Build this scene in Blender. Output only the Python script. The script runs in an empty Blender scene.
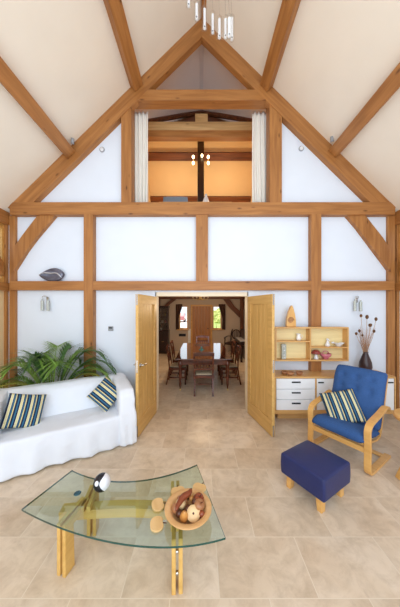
import bpy, bmesh, math, random
from mathutils import Vector, Matrix, Euler
random.seed(7)
C = bpy.context.scene.collection
PI = math.pi
F, EYE, HOR = 226.0, 1.85, 309.0

def W(px, py, Y):
    """Point of the room seen at a photo pixel, at depth Y."""
    return Vector(((px-200)/F*Y, Y, EYE-(py-HOR)/F*Y))

# ------------------------------------------------------------------ materials
def new_mat(name):
    m = bpy.data.materials.new(name); m.use_nodes = True
    nt = m.node_tree; b = nt.nodes['Principled BSDF']
    return m, nt, b

def lin(c):
    return tuple(((v/12.92) if v <= .04045 else ((v+.055)/1.055)**2.4) for v in c)

def rgb(r, g, b):
    return lin((r/255, g/255, b/255)) + (1.0,)

def pm(name, col, rough=.5, metal=0, noise=0.0, nscale=8, stretch=(1,1,1), bump=0.0, spec=.5, coat=0, trans=0, emit=None, estr=0):
    m, nt, b = new_mat(name)
    b.inputs['Roughness'].default_value = rough
    b.inputs['Metallic'].default_value = metal
    b.inputs['Specular IOR Level'].default_value = spec
    b.inputs['Coat Weight'].default_value = coat
    b.inputs['Transmission Weight'].default_value = trans
    b.inputs['Base Color'].default_value = col
    if emit:
        b.inputs['Emission Color'].default_value = emit
        b.inputs['Emission Strength'].default_value = estr
    if noise or bump:
        tc = nt.nodes.new('ShaderNodeTexCoord'); mp = nt.nodes.new('ShaderNodeMapping')
        mp.inputs['Scale'].default_value = stretch
        nz = nt.nodes.new('ShaderNodeTexNoise'); nz.inputs['Scale'].default_value = nscale
        nz.inputs['Detail'].default_value = 5
        nt.links.new(tc.outputs['Object'], mp.inputs['Vector']); nt.links.new(mp.outputs['Vector'], nz.inputs['Vector'])
        if noise:
            rp = nt.nodes.new('ShaderNodeValToRGB')
            rp.color_ramp.elements[0].position = .3; rp.color_ramp.elements[1].position = .7
            rp.color_ramp.elements[0].color = tuple(c*(1-noise) for c in col[:3])+(1,)
            rp.color_ramp.elements[1].color = tuple(min(1, c*(1+noise)) for c in col[:3])+(1,)
            nt.links.new(nz.outputs['Fac'], rp.inputs['Fac']); nt.links.new(rp.outputs['Color'], b.inputs['Base Color'])
        if bump:
            bp = nt.nodes.new('ShaderNodeBump'); bp.inputs['Strength'].default_value = bump; bp.inputs['Distance'].default_value = .01
            nt.links.new(nz.outputs['Fac'], bp.inputs['Height']); nt.links.new(bp.outputs['Normal'], b.inputs['Normal'])
    return m

def wood(name, c1, c2, knots=True, rough=.5, scale=3.0):
    """Timber whose grain runs along the object's own X axis."""
    m, nt, b = new_mat(name)
    b.inputs['Roughness'].default_value = rough
    tc = nt.nodes.new('ShaderNodeTexCoord'); oi = nt.nodes.new('ShaderNodeObjectInfo')
    ad = nt.nodes.new('ShaderNodeVectorMath'); ad.operation = 'ADD'
    ml = nt.nodes.new('ShaderNodeVectorMath'); ml.operation = 'SCALE'; ml.inputs['Scale'].default_value = 37.0
    cb = nt.nodes.new('ShaderNodeCombineXYZ')
    for i in range(3): nt.links.new(oi.outputs['Random'], cb.inputs[i])
    nt.links.new(cb.outputs[0], ml.inputs[0]); nt.links.new(tc.outputs['Object'], ad.inputs[0]); nt.links.new(ml.outputs[0], ad.inputs[1])
    mp = nt.nodes.new('ShaderNodeMapping'); mp.inputs['Scale'].default_value = (.5, 6, 6)
    nt.links.new(ad.outputs[0], mp.inputs['Vector'])
    nz = nt.nodes.new('ShaderNodeTexNoise'); nz.inputs['Scale'].default_value = scale; nz.inputs['Detail'].default_value = 7; nz.inputs['Distortion'].default_value = .6
    nt.links.new(mp.outputs['Vector'], nz.inputs['Vector'])
    rp = nt.nodes.new('ShaderNodeValToRGB')
    rp.color_ramp.elements[0].position = .32; rp.color_ramp.elements[0].color = c1
    rp.color_ramp.elements[1].position = .68; rp.color_ramp.elements[1].color = c2
    nt.links.new(nz.outputs['Fac'], rp.inputs['Fac'])
    out = rp.outputs['Color']
    if knots:
        mp2 = nt.nodes.new('ShaderNodeMapping'); mp2.inputs['Scale'].default_value = (1.5, 4, 4)
        nt.links.new(ad.outputs[0], mp2.inputs['Vector'])
        vo = nt.nodes.new('ShaderNodeTexVoronoi'); vo.inputs['Scale'].default_value = 1.6
        nt.links.new(mp2.outputs['Vector'], vo.inputs['Vector'])
        r2 = nt.nodes.new('ShaderNodeValToRGB')
        r2.color_ramp.elements[0].position = .03; r2.color_ramp.elements[0].color = (.35,.28,.22,1)
        r2.color_ramp.elements[1].position = .13; r2.color_ramp.elements[1].color = (1,1,1,1)
        nt.links.new(vo.outputs['Distance'], r2.inputs['Fac'])
        mx = nt.nodes.new('ShaderNodeMix'); mx.data_type = 'RGBA'; mx.blend_type = 'MULTIPLY'; mx.inputs['Factor'].default_value = 1
        nt.links.new(out, mx.inputs['A']); nt.links.new(r2.outputs['Color'], mx.inputs['B']); out = mx.outputs['Result']
    nt.links.new(out, b.inputs['Base Color'])
    bp = nt.nodes.new('ShaderNodeBump'); bp.inputs['Strength'].default_value = .12; bp.inputs['Distance'].default_value = .01
    nt.links.new(nz.outputs['Fac'], bp.inputs['Height']); nt.links.new(bp.outputs['Normal'], b.inputs['Normal'])
    return m

def glassy(name, tint, gloss=.12, rough=.02):
    """Thin clear pane: tinted transparency plus a Fresnel reflection."""
    m, nt, b = new_mat(name)
    nt.nodes.remove(b)
    out = nt.nodes['Material Output']
    tr = nt.nodes.new('ShaderNodeBsdfTransparent'); tr.inputs['Color'].default_value = tint
    gl = nt.nodes.new('ShaderNodeBsdfGlossy'); gl.inputs['Roughness'].default_value = rough
    lw = nt.nodes.new('ShaderNodeFresnel'); lw.inputs['IOR'].default_value = 1.45
    mt = nt.nodes.new('ShaderNodeMath'); mt.operation = 'MULTIPLY_ADD'; mt.inputs[1].default_value = 1.0; mt.inputs[2].default_value = gloss
    mx = nt.nodes.new('ShaderNodeMixShader')
    ge = nt.nodes.new('ShaderNodeNewGeometry'); iv = nt.nodes.new('ShaderNodeMath'); iv.operation = 'SUBTRACT'; iv.inputs[0].default_value = 1
    nt.links.new(ge.outputs['Backfacing'], iv.inputs[1])
    fr = nt.nodes.new('ShaderNodeMath'); fr.operation = 'MULTIPLY'
    nt.links.new(lw.outputs['Fac'], mt.inputs[0]); nt.links.new(mt.outputs[0], fr.inputs[0]); nt.links.new(iv.outputs[0], fr.inputs[1]); nt.links.new(fr.outputs[0], mx.inputs['Fac'])
    nt.links.new(tr.outputs[0], mx.inputs[1]); nt.links.new(gl.outputs[0], mx.inputs[2]); nt.links.new(mx.outputs[0], out.inputs['Surface'])
    return m

def stripe_mat(name, flip=1.0, n=4.0, lo=-.21):
    """Woven stripes across the object's own X axis."""
    m, nt, b = new_mat(name)
    b.inputs['Roughness'].default_value = .85
    tc = nt.nodes.new('ShaderNodeTexCoord'); sp = nt.nodes.new('ShaderNodeSeparateXYZ')
    nt.links.new(tc.outputs['Object'], sp.inputs[0])
    a = nt.nodes.new('ShaderNodeMath'); a.operation = 'MULTIPLY_ADD'; a.inputs[1].default_value = flip*n/.42; a.inputs[2].default_value = 10.1
    nt.links.new(sp.outputs['X'], a.inputs[0])
    f = nt.nodes.new('ShaderNodeMath'); f.operation = 'FRACT'; nt.links.new(a.outputs[0], f.inputs[0])
    rp = nt.nodes.new('ShaderNodeValToRGB'); rp.color_ramp.interpolation = 'CONSTANT'
    navy, teal, cream, pale = rgb(22,34,66), rgb(40,104,140), rgb(214,204,150), rgb(228,226,206)
    stops = [(0, navy), (.17, teal), (.30, navy), (.44, pale), (.48, cream), (.64, pale), (.69, navy), (.76, teal), (.86, navy), (.9, cream)]
    cr = rp.color_ramp
    cr.elements[0].position = 0; cr.elements[0].color = stops[0][1]
    cr.elements[1].position = stops[1][0]; cr.elements[1].color = stops[1][1]
    for p, c in stops[2:]:
        e = cr.elements.new(p); e.color = c
    nt.links.new(f.outputs[0], rp.inputs['Fac']); nt.links.new(rp.outputs['Color'], b.inputs['Base Color'])
    return m

M = {}
M['oak'] = wood('green_oak', rgb(150,97,48), rgb(180,124,68))
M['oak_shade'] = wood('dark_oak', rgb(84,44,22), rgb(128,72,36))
M['oak_pale'] = wood('sawn_oak', rgb(186,148,98), rgb(214,178,126))
M['door_oak'] = wood('door_oak', rgb(198,156,88), rgb(216,176,108), knots=False, rough=.4, scale=4)
M['furn_oak'] = wood('furniture_oak', rgb(206,156,92), rgb(222,178,116), knots=False, rough=.42)
M['maple'] = wood('bentwood_maple', rgb(214,160,88), rgb(228,180,108), knots=False, rough=.35)
M['table_wood'] = wood('table_ash', rgb(206,160,84), rgb(226,184,108), knots=False, rough=.4)
M['back_panel'] = wood('pale_back_panel', rgb(226,206,150), rgb(240,222,168), knots=False, rough=.5)
M['mahogany'] = wood('mahogany', rgb(62,26,14), rgb(104,50,26), knots=False, rough=.16)
M['polished'] = pm('polished_mahogany', rgb(86,40,22), .07, noise=.2, nscale=5, stretch=(.4,5,5), coat=1, spec=.8)
M['ebony'] = wood('dark_walnut', rgb(26,12,9), rgb(50,22,15), knots=False, rough=.35)
M['plaster'] = pm('white_plaster', rgb(226,236,250), .9, noise=.012, nscale=3, bump=.06)
M['ceiling'] = pm('cream_plaster', rgb(240,233,220), .92, noise=.015, nscale=2.5, bump=.05)
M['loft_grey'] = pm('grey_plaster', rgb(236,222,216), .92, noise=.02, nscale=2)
M['dining_wall'] = pm('dining_plaster', rgb(196,178,160), .9, noise=.02, nscale=2)
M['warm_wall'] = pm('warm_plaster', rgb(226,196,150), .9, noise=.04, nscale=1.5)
M['blind'] = pm('cream_blind', rgb(232,206,160), .8, noise=.03, nscale=2)
M['frame_oak'] = wood('window_oak', rgb(196,146,76), rgb(216,168,96), knots=False)
M['white_paint'] = pm('white_lacquer', rgb(240,243,247), .35, noise=.005, nscale=2)
M['cream_paint'] = pm('cream_paint', rgb(238,226,202), .6, noise=.01, nscale=2)
M['sheet'] = pm('white_cotton', rgb(229,236,247), .95, noise=.01, nscale=6, bump=.25)
M['curtain_white'] = pm('curtain_linen', rgb(238,236,230), .95, noise=.01, nscale=6)
M['curtain_brown'] = pm('brown_brocade', rgb(74,48,36), .95, noise=.3, nscale=20)
M['blue_fabric'] = pm('blue_fabric', rgb(46,86,144), .85, noise=.1, nscale=60, bump=.2)
M['navy_leather'] = pm('navy_leather', rgb(27,40,94), .42, noise=.05, nscale=25, bump=.08)
M['chrome'] = pm('brushed_steel', rgb(200,200,200), .25, metal=1, noise=.03, nscale=30)
M['brass'] = pm('aged_brass', rgb(206,176,112), .3, metal=.8, noise=.05, nscale=20)
M['dark_metal'] = pm('dark_metal', rgb(40,42,46), .4, metal=.6, noise=.05, nscale=20)
M['table_glass'] = glassy('green_table_glass', (.845,.94,.91,1), gloss=.08)
M['tube_grey'] = pm('pale_grey_tube', rgb(184,190,184), .25, metal=.35, noise=.15, nscale=30)
M['glass_edge'] = pm('green_glass_edge', rgb(20,74,66), .12, noise=.1, nscale=10, coat=.5)
M['pane'] = glassy('window_pane', (.97,.98,.98,1), gloss=.02)
M['clear'] = pm('clear_acrylic', rgb(244,244,240), .12, noise=.01, nscale=10, coat=.3)
M['clear_glass'] = glassy('clear_glass', (.86,.89,.88,1), gloss=.12)
M['frond'] = pm('palm_green', rgb(112,148,62), .5, noise=.35, nscale=9)
M['frond_yellow'] = pm('palm_yellow_green', rgb(196,192,92), .5, noise=.25, nscale=9)
M['frond_dark'] = pm('palm_dark_green', rgb(70,110,54), .5, noise=.3, nscale=9)
M['pot'] = pm('dark_pot', rgb(60,56,56), .5, noise=.1, nscale=8)
M['black'] = pm('gloss_black', rgb(28,30,40), .2, noise=.05, nscale=8)
M['white_gloss'] = pm('gloss_white', rgb(232,234,240), .2, noise=.01, nscale=8)
M['bowl_wood'] = wood('bowl_beech', rgb(206,158,102), rgb(224,180,126), knots=False, rough=.4, scale=2)
M['coaster'] = wood('coaster_birch', rgb(218,178,118), rgb(232,196,140), knots=False, rough=.5, scale=2)
M['fruit_dark'] = wood('fruit_walnut', rgb(66,34,22), rgb(104,58,36), knots=False, rough=.3)
M['fruit_red'] = wood('fruit_rosewood', rgb(108,48,28), rgb(150,76,44), knots=False, rough=.25)
M['fruit_gold'] = wood('fruit_yew', rgb(190,126,62), rgb(218,158,86), knots=False, rough=.3)
M['fruit_pale'] = wood('fruit_maple', rgb(222,186,134), rgb(238,208,160), knots=False, rough=.4)
M['fruit_tan'] = wood('fruit_elm', rgb(150,98,62), rgb(186,130,88), knots=False, rough=.3)
M['vase_dark'] = pm('dark_glazed_vase', rgb(58,40,42), .3, noise=.3, nscale=14, stretch=(3,3,.4))
M['stalk'] = pm('dry_stalk', rgb(178,140,112), .8, noise=.2, nscale=15)
M['teasel'] = pm('teasel_brown', rgb(100,66,40), .95, noise=.4, nscale=80, bump=.5)
M['shell'] = pm('smoky_glazed_shell', rgb(104,106,124), .15, metal=.35, noise=.45, nscale=6, coat=.4)
M['shell_lip'] = pm('silvery_lip', rgb(196,200,210), .15, metal=.5, noise=.2, nscale=12)
M['pink'] = pm('pink_glass', rgb(206,120,136), .2, noise=.2, nscale=14)
M['mush_red'] = pm('mushroom_red', rgb(150,66,60), .3, noise=.3, nscale=30)
M['ceramic'] = pm('white_ceramic', rgb(230,232,236), .25, noise=.02, nscale=8)
M['bulb'] = pm('warm_bulb', rgb(255,230,180), .4, emit=(1,.78,.42,1), estr=9)
M['teal_glass'] = pm('turquoise_glass', rgb(96,170,170), .15, noise=.1, nscale=8)
M['seat_pale'] = pm('pale_seat_fabric', rgb(176,164,140), .9, noise=.25, nscale=40)
M['blue_grey'] = pm('blue_grey_plastic', rgb(120,134,150), .5, noise=.05, nscale=8)
M['screen_pale'] = pm('pale_lid', rgb(206,214,220), .4, noise=.03, nscale=8)
M['grey_plastic'] = pm('grey_plastic', rgb(150,154,160), .5, noise=.02, nscale=8)
M['display'] = pm('dark_display', rgb(52,60,64), .3, noise=.05, nscale=8)
M['lawn'] = pm('lawn_grass', rgb(150,176,84), .95, noise=.35, nscale=3)
M['drive'] = pm('gravel_drive', rgb(226,222,214), .95, noise=.1, nscale=20)
M['bush'] = pm('bush_green', rgb(190,196,110), .9, noise=.45, nscale=8)
M['car_red'] = pm('car_paint_red', rgb(206,120,124), .25, noise=.03, nscale=4, coat=.6)
M['tyre'] = pm('tyre_rubber', rgb(30,30,32), .8, noise=.1, nscale=20)
M['picture'] = pm('faded_print', rgb(170,150,120), .7, noise=.35, nscale=7)
M['stripe'] = stripe_mat('striped_weave', n=4.0)
M['stripe_diag'] = stripe_mat('striped_weave_fine', n=3.6)

# floor: travertine in staggered courses 0.39 m deep, 0.635 m long
def floor_mat():
    m, nt, b = new_mat('travertine')
    tc = nt.nodes.new('ShaderNodeTexCoord'); mp = nt.nodes.new('ShaderNodeMapping')
    mp.inputs['Location'].default_value = (-.126+.0+.635*20, -1.834+.39*22, 0)
    nt.links.new(tc.outputs['Object'], mp.inputs['Vector'])
    br = nt.nodes.new('ShaderNodeTexBrick'); br.offset = .5; br.squash = 1
    br.inputs['Scale'].default_value = 1; br.inputs['Brick Width'].default_value = .635; br.inputs['Row Height'].default_value = .39
    br.inputs['Mortar Size'].default_value = .0034; br.inputs['Mortar Smooth'].default_value = .6; br.inputs['Bias'].default_value = 0
    br.inputs['Color1'].default_value = (0,0,0,1); br.inputs['Color2'].default_value = (1,1,1,1); br.inputs['Mortar'].default_value = (.5,.5,.5,1)
    nt.links.new(mp.outputs[0], br.inputs['Vector'])
    n1 = nt.nodes.new('ShaderNodeTexNoise'); n1.inputs['Scale'].default_value = 1.7; n1.inputs['Detail'].default_value = 6; n1.inputs['Distortion'].default_value = .8
    n2 = nt.nodes.new('ShaderNodeTexNoise'); n2.inputs['Scale'].default_value = 7; n2.inputs['Detail'].default_value = 9; n2.inputs['Roughness'].default_value = .7; n2.inputs['Distortion'].default_value = .5
    # each tile gets its own cloud
    sc = nt.nodes.new('ShaderNodeVectorMath'); sc.operation = 'SCALE'; sc.inputs['Scale'].default_value = 13
    ad = nt.nodes.new('ShaderNodeVectorMath'); ad.operation = 'ADD'
    nt.links.new(br.outputs['Color'], sc.inputs[0]); nt.links.new(tc.outputs['Object'], ad.inputs[0]); nt.links.new(sc.outputs[0], ad.inputs[1])
    nt.links.new(ad.outputs[0], n1.inputs['Vector']); nt.links.new(ad.outputs[0], n2.inputs['Vector'])
    r1 = nt.nodes.new('ShaderNodeValToRGB')
    e = r1.color_ramp.elements
    e[0].position = .28; e[0].color = rgb(206,185,160); e[1].position = .72; e[1].color = rgb(228,214,196)
    k = e.new(.5); k.color = rgb(218,201,179)
    nt.links.new(n1.outputs['Fac'], r1.inputs['Fac'])
    r2 = nt.nodes.new('ShaderNodeValToRGB')
    r2.color_ramp.elements[0].position = .3; r2.color_ramp.elements[0].color = (.66,.60,.53,1)
    r2.color_ramp.elements[1].position = .58; r2.color_ramp.elements[1].color = (1.03,1.03,1.03,1)
    nt.links.new(n2.outputs['Fac'], r2.inputs['Fac'])
    mx = nt.nodes.new('ShaderNodeMix'); mx.data_type = 'RGBA'; mx.blend_type = 'MULTIPLY'; mx.inputs['Factor'].default_value = .62
    nt.links.new(r1.outputs['Color'], mx.inputs['A']); nt.links.new(r2.outputs['Color'], mx.inputs['B'])
    # tile to tile shade
    r3 = nt.nodes.new('ShaderNodeValToRGB')
    r3.color_ramp.elements[0].color = (.93,.92,.90,1); r3.color_ramp.elements[1].color = (1.05,1.05,1.05,1)
    nt.links.new(br.outputs['Color'], r3.inputs['Fac'])
    m2 = nt.nodes.new('ShaderNodeMix'); m2.data_type = 'RGBA'; m2.blend_type = 'MULTIPLY'; m2.inputs['Factor'].default_value = .9
    nt.links.new(mx.outputs['Result'], m2.inputs['A']); nt.links.new(r3.outputs['Color'], m2.inputs['B'])
    m3 = nt.nodes.new('ShaderNodeMix'); m3.data_type = 'RGBA'
    nt.links.new(br.outputs['Fac'], m3.inputs['Factor']); nt.links.new(m2.outputs['Result'], m3.inputs['A']); m3.inputs['B'].default_value = rgb(226,214,196)
    nt.links.new(m3.outputs['Result'], b.inputs['Base Color'])
    b.inputs['Roughness'].default_value = .36
    b.inputs['Specular IOR Level'].default_value = .4
    bp = nt.nodes.new('ShaderNodeBump'); bp.inputs['Strength'].default_value = .15; bp.inputs['Distance'].default_value = .004
    nt.links.new(n2.outputs['Fac'], bp.inputs['Height']); nt.links.new(bp.outputs['Normal'], b.inputs['Normal'])
    return m
M['floor'] = floor_mat()

def ball_mat():
    """Black half and white half meeting in a curling line, with a white eye."""
    m, nt, b = new_mat('black_white_swirl')
    b.inputs['Roughness'].default_value = .15
    tc = nt.nodes.new('ShaderNodeTexCoord'); sp = nt.nodes.new('ShaderNodeSeparateXYZ'); nt.links.new(tc.outputs['Object'], sp.inputs[0])
    s = nt.nodes.new('ShaderNodeMath'); s.operation = 'MULTIPLY'; s.inputs[1].default_value = 42; nt.links.new(sp.outputs['Z'], s.inputs[0])
    q = nt.nodes.new('ShaderNodeMath'); q.operation = 'SINE'; nt.links.new(s.outputs[0], q.inputs[0])
    w = nt.nodes.new('ShaderNodeMath'); w.operation = 'MULTIPLY_ADD'; w.inputs[1].default_value = -.02; w.inputs[2].default_value = 0.020; nt.links.new(q.outputs[0], w.inputs[0])
    c = nt.nodes.new('ShaderNodeMath'); c.operation = 'GREATER_THAN'; nt.links.new(sp.outputs['X'], c.inputs[0]); nt.links.new(w.outputs[0], c.inputs[1])
    d = nt.nodes.new('ShaderNodeVectorMath'); d.operation = 'DISTANCE'; d.inputs[1].default_value = (-.026,-.058,.028); nt.links.new(tc.outputs['Object'], d.inputs[0])
    l = nt.nodes.new('ShaderNodeMath'); l.operation = 'LESS_THAN'; l.inputs[1].default_value = .019; nt.links.new(d.outputs['Value'], l.inputs[0])
    mxx = nt.nodes.new('ShaderNodeMath'); mxx.operation = 'MAXIMUM'; nt.links.new(c.outputs[0], mxx.inputs[0]); nt.links.new(l.outputs[0], mxx.inputs[1])
    mx = nt.nodes.new('ShaderNodeMix'); mx.data_type = 'RGBA'; mx.inputs['A'].default_value = rgb(18,20,34); mx.inputs['B'].default_value = rgb(230,232,240)
    nt.links.new(mxx.outputs[0], mx.inputs['Factor']); nt.links.new(mx.outputs['Result'], b.inputs['Base Color'])
    return m
M['swirl'] = ball_mat()

# ------------------------------------------------------------------ mesh helpers
def link(o, parent=None):
    C.objects.link(o)
    if parent is not None: o.parent = parent
    return o

def mk(name, bm, mat, parent=None, loc=None, rot=None, smooth=False, bevel=0, sub=0):
    me = bpy.data.meshes.new(name)
    bmesh.ops.recalc_face_normals(bm, faces=bm.faces)
    bm.to_mesh(me); bm.free()
    mats = mat if isinstance(mat, (list, tuple)) else [mat]
    for m in mats: me.materials.append(m)
    o = bpy.data.objects.new(name, me); link(o, parent)
    if loc is not None: o.location = loc
    if rot is not None: o.rotation_euler = rot
    if smooth:
        for p in me.polygons: p.use_smooth = True
    if bevel:
        md = o.modifiers.new('edges', 'BEVEL'); md.width = bevel; md.segments = 2; md.limit_method = 'ANGLE'; md.angle_limit = .7
    if sub:
        md = o.modifiers.new('soft', 'SUBSURF'); md.levels = sub; md.render_levels = sub
    return o

def empty(name, loc=(0,0,0), rotz=0):
    o = bpy.data.objects.new(name, None); o.empty_display_size = .1; link(o)
    o.location = loc; o.rotation_euler = (0,0,rotz); return o

def tag(o, label, cat, group=None, kind=None):
    o['label'] = label; o['category'] = cat
    if group: o['group'] = group
    if kind: o['kind'] = kind
    return o

def struct(o, label=None, cat=None):
    o['kind'] = 'structure'
    if label: o['label'] = label
    if cat: o['category'] = cat
    return o

def dup(root, loc, rotz):
    r = root.copy(); C.objects.link(r); r.location = loc; r.rotation_euler = (0,0,rotz)
    for ch in list(root.children):
        c = ch.copy(); C.objects.link(c); c.parent = r
        for g in list(ch.children):
            d = g.copy(); C.objects.link(d); d.parent = c
    return r

def B():
    return bmesh.new()

def box(bm, x0, x1, y0, y1, z0, z1, mtx=None, mi=0):
    vs = [bm.verts.new((x,y,z)) for z in (z0,z1) for y in (y0,y1) for x in (x0,x1)]
    if mtx is not None:
        for v in vs: v.co = mtx @ v.co
    for f in ((0,2,3,1),(4,5,7,6),(0,1,5,4),(1,3,7,5),(3,2,6,7),(2,0,4,6)):
        fc = bm.faces.new([vs[i] for i in f]); fc.material_index = mi
    return bm

def prism(bm, poly, a0, a1, axis='y', mi=0):
    """poly of 2-D points: axis 'y' -> (x,z), 'z' -> (x,y), 'x' -> (y,z)"""
    def p(q, a):
        return (q[0],a,q[1]) if axis=='y' else ((q[0],q[1],a) if axis=='z' else (a,q[0],q[1]))
    f = [bm.verts.new(p(q,a0)) for q in poly]; g = [bm.verts.new(p(q,a1)) for q in poly]
    bm.faces.new(f).material_index = mi; bm.faces.new(g[::-1]).material_index = mi
    n = len(poly)
    for i in range(n):
        bm.faces.new((f[i], f[(i+1)%n], g[(i+1)%n], g[i])).material_index = mi
    return bm

def tube(bm, pts, r, seg=8, caps=True, mi=0):
    pts = [Vector(p) for p in pts]; n = len(pts)
    rs = r if isinstance(r, (list,tuple)) else [r]*n
    rings = []; up = None
    for i,p in enumerate(pts):
        t = (pts[min(i+1,n-1)]-pts[max(i-1,0)]).normalized()
        if up is None:
            up = Vector((0,0,1)) if abs(t.z) < .9 else Vector((1,0,0))
        s = t.cross(up).normalized(); up = s.cross(t).normalized()
        rings.append([bm.verts.new(p+(s*math.cos(2*PI*k/seg)+up*math.sin(2*PI*k/seg))*rs[i]) for k in range(seg)])
    for a,b in zip(rings, rings[1:]):
        for k in range(seg): bm.faces.new((a[k],a[(k+1)%seg],b[(k+1)%seg],b[k])).material_index = mi
    if caps:
        bm.faces.new(rings[0][::-1]).material_index = mi; bm.faces.new(rings[-1]).material_index = mi
    return bm

def lathe(bm, prof, seg=24, ctr=(0,0,0), sx=1, sy=1, mi=0):
    """prof: list of (r,z)"""
    rings = []
    for r,z in prof:
        if r < 1e-5: rings.append([bm.verts.new((ctr[0],ctr[1],ctr[2]+z))])
        else: rings.append([bm.verts.new((ctr[0]+sx*r*math.cos(2*PI*k/seg), ctr[1]+sy*r*math.sin(2*PI*k/seg), ctr[2]+z)) for k in range(seg)])
    for a,b in zip(rings, rings[1:]):
        for k in range(seg):
            k2 = (k+1)%seg
            if len(a)==1 and len(b)==1: continue
            if len(a)==1: f=(a[0],b[k2],b[k])
            elif len(b)==1: f=(a[k],a[k2],b[0])
            else: f=(a[k],a[k2],b[k2],b[k])
            bm.faces.new(f).material_index = mi
    return bm

def ball(bm, c, r, sx=1, sy=1, sz=1, seg=16, rg=10, mi=0):
    return lathe(bm, [(r*math.sin(PI*i/rg), -r*sz*math.cos(PI*i/rg)) for i in range(rg+1)], seg, c, sx, sy, mi)

def catmull(pts, n=6):
    pts = [Vector(p) for p in pts]; out = []
    P = [pts[0]*2-pts[1]] + pts + [pts[-1]*2-pts[-2]]
    for i in range(1, len(P)-2):
        for k in range(n):
            t = k/n; a,b,c,d = P[i-1],P[i],P[i+1],P[i+2]
            out.append(.5*((2*b)+(c-a)*t+(2*a-5*b+4*c-d)*t*t+(3*b-a-3*c+d)*t**3))
    out.append(pts[-1]); return out

def strip(bm, path, wv, th, mi=0):
    """flat bent strip: rectangle of width vector wv and thickness th swept along path"""
    path = [Vector(p) for p in path]; wv = Vector(wv); n = len(path); rings = []
    for i,p in enumerate(path):
        t = (path[min(i+1,n-1)]-path[max(i-1,0)]).normalized(); nn = t.cross(wv).normalized()
        rings.append([bm.verts.new(p+q) for q in (-wv/2-nn*th/2, wv/2-nn*th/2, wv/2+nn*th/2, -wv/2+nn*th/2)])
    for a,b in zip(rings, rings[1:]):
        for k in range(4): bm.faces.new((a[k],a[(k+1)%4],b[(k+1)%4],b[k])).material_index = mi
    bm.faces.new(rings[0][::-1]); bm.faces.new(rings[-1]); return bm

def pad(bm, path, width, thick, nu=20, dimples=(), power=2.0, pinch=0.0, edge=.38, rnd=0.0):
    """cushion: a slab swept along path in its own YZ plane; width runs along X"""
    path = [Vector(p) for p in path]; n = len(path)
    top, bot = [], []
    for i,p in enumerate(path):
        t = (path[min(i+1,n-1)]-path[max(i-1,0)]).normalized(); nn = Vector((1,0,0)).cross(t).normalized()
        v = -1+2*i/(n-1); ra, rb = [], []
        for k in range(nu+1):
            u = -1+2*k/nu
            h = thick/2*max(0,(1-abs(u)**power)*(1-abs(v)**power))**edge
            x = u*width/2*(1-pinch*(1-v*v))*(1-rnd*abs(v)**10)
            pp = p*1.0
            if pinch:
                mid = (path[0]+path[-1])/2; pp = mid+(p-mid)*(1-pinch*(1-u*u))
            hd = h
            for (du,dv,dep,rad) in dimples:
                hd -= dep*math.exp(-((u-du)**2+(v-dv)**2)/rad**2)
            ra.append(bm.verts.new(pp+Vector((x,0,0))+nn*hd))
            rb.append(ra[-1] if (i in (0,n-1) or k in (0,nu)) else bm.verts.new(pp+Vector((x,0,0))-nn*h))
        top.append(ra); bot.append(rb)
    for i in range(n-1):
        for k in range(nu):
            bm.faces.new((top[i][k],top[i][k+1],top[i+1][k+1],top[i+1][k]))
            q = [bot[i][k],bot[i+1][k],bot[i+1][k+1],bot[i][k+1]]
            try: bm.faces.new(q)
            except ValueError: pass
    return bm

def oriented(name, bm, mat, origin, ang, parent=None, **kw):
    """store a world-space mesh in an object whose X axis lies along the grain (rotation ang about world Y)"""
    mt = Matrix.Translation(origin) @ Matrix.Rotation(ang, 4, 'Y')
    inv = mt.inverted()
    for v in bm.verts: v.co = inv @ v.co
    o = mk(name, bm, mat, parent, **kw); o.matrix_basis = mt
    return o

def timber(name, poly, y0, y1, mat, label, cat='beam', bevel=.006):
    """timber of the frame: outline in (x,z), from depth y0 to y1, grain along its longest side"""
    best = max(range(len(poly)), key=lambda i: (poly[i][0]-poly[(i+1)%len(poly)][0])**2+(poly[i][1]-poly[(i+1)%len(poly)][1])**2)
    a, b = poly[best], poly[(best+1)%len(poly)]
    ang = -math.atan2(b[1]-a[1], b[0]-a[0])
    cx = sum(p[0] for p in poly)/len(poly); cz = sum(p[1] for p in poly)/len(poly)
    o = oriented(name, prism(B(), poly, y0, y1), mat, (cx, (y0+y1)/2, cz), ang, bevel=bevel)
    return struct(o, label, cat)

def rect(x0, x1, z0, z1):
    return [(x0,z0),(x1,z0),(x1,z1),(x0,z1)]

# ------------------------------------------------------------------ the shell
YW = 4.04                       # plaster face of the gable wall
XC, HALF, RIDGE, EAVE = .03, 3.46, 6.93, 3.536
XL, XR = XC-HALF, XC+HALF
SL = (RIDGE-EAVE)/HALF
YREAR = -1.6
def roof(x): return RIDGE-SL*abs(x-XC)

bm = B(); box(bm, -4.2, 4.2, YREAR, 10.2, -.12, 0)
struct(mk('floor', bm, M['floor']), 'honey travertine tiled floor in staggered courses', 'floor')

DL, DR, DH = -.80, .865, 2.15   # doorway
bm = B(); T = .2
prism(bm, rect(XL, DL, 0, DH), YW, YW+T)
prism(bm, rect(DR, XR, 0, DH), YW, YW+T)
prism(bm, rect(XL, XR, DH, 3.6), YW, YW+T)
LO0, LO1 = -1.22, 1.24
prism(bm, [(XL,3.6),(LO0,3.6),(LO0,roof(LO0)),(XL,3.6+.001)], YW, YW+T)
prism(bm, [(LO1,3.6),(XR,3.6),(LO1,roof(LO1))], YW, YW+T)
struct(mk('wall_back', bm, M['plaster']), 'white plaster gable wall between the oak timbers', 'wall')

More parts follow.
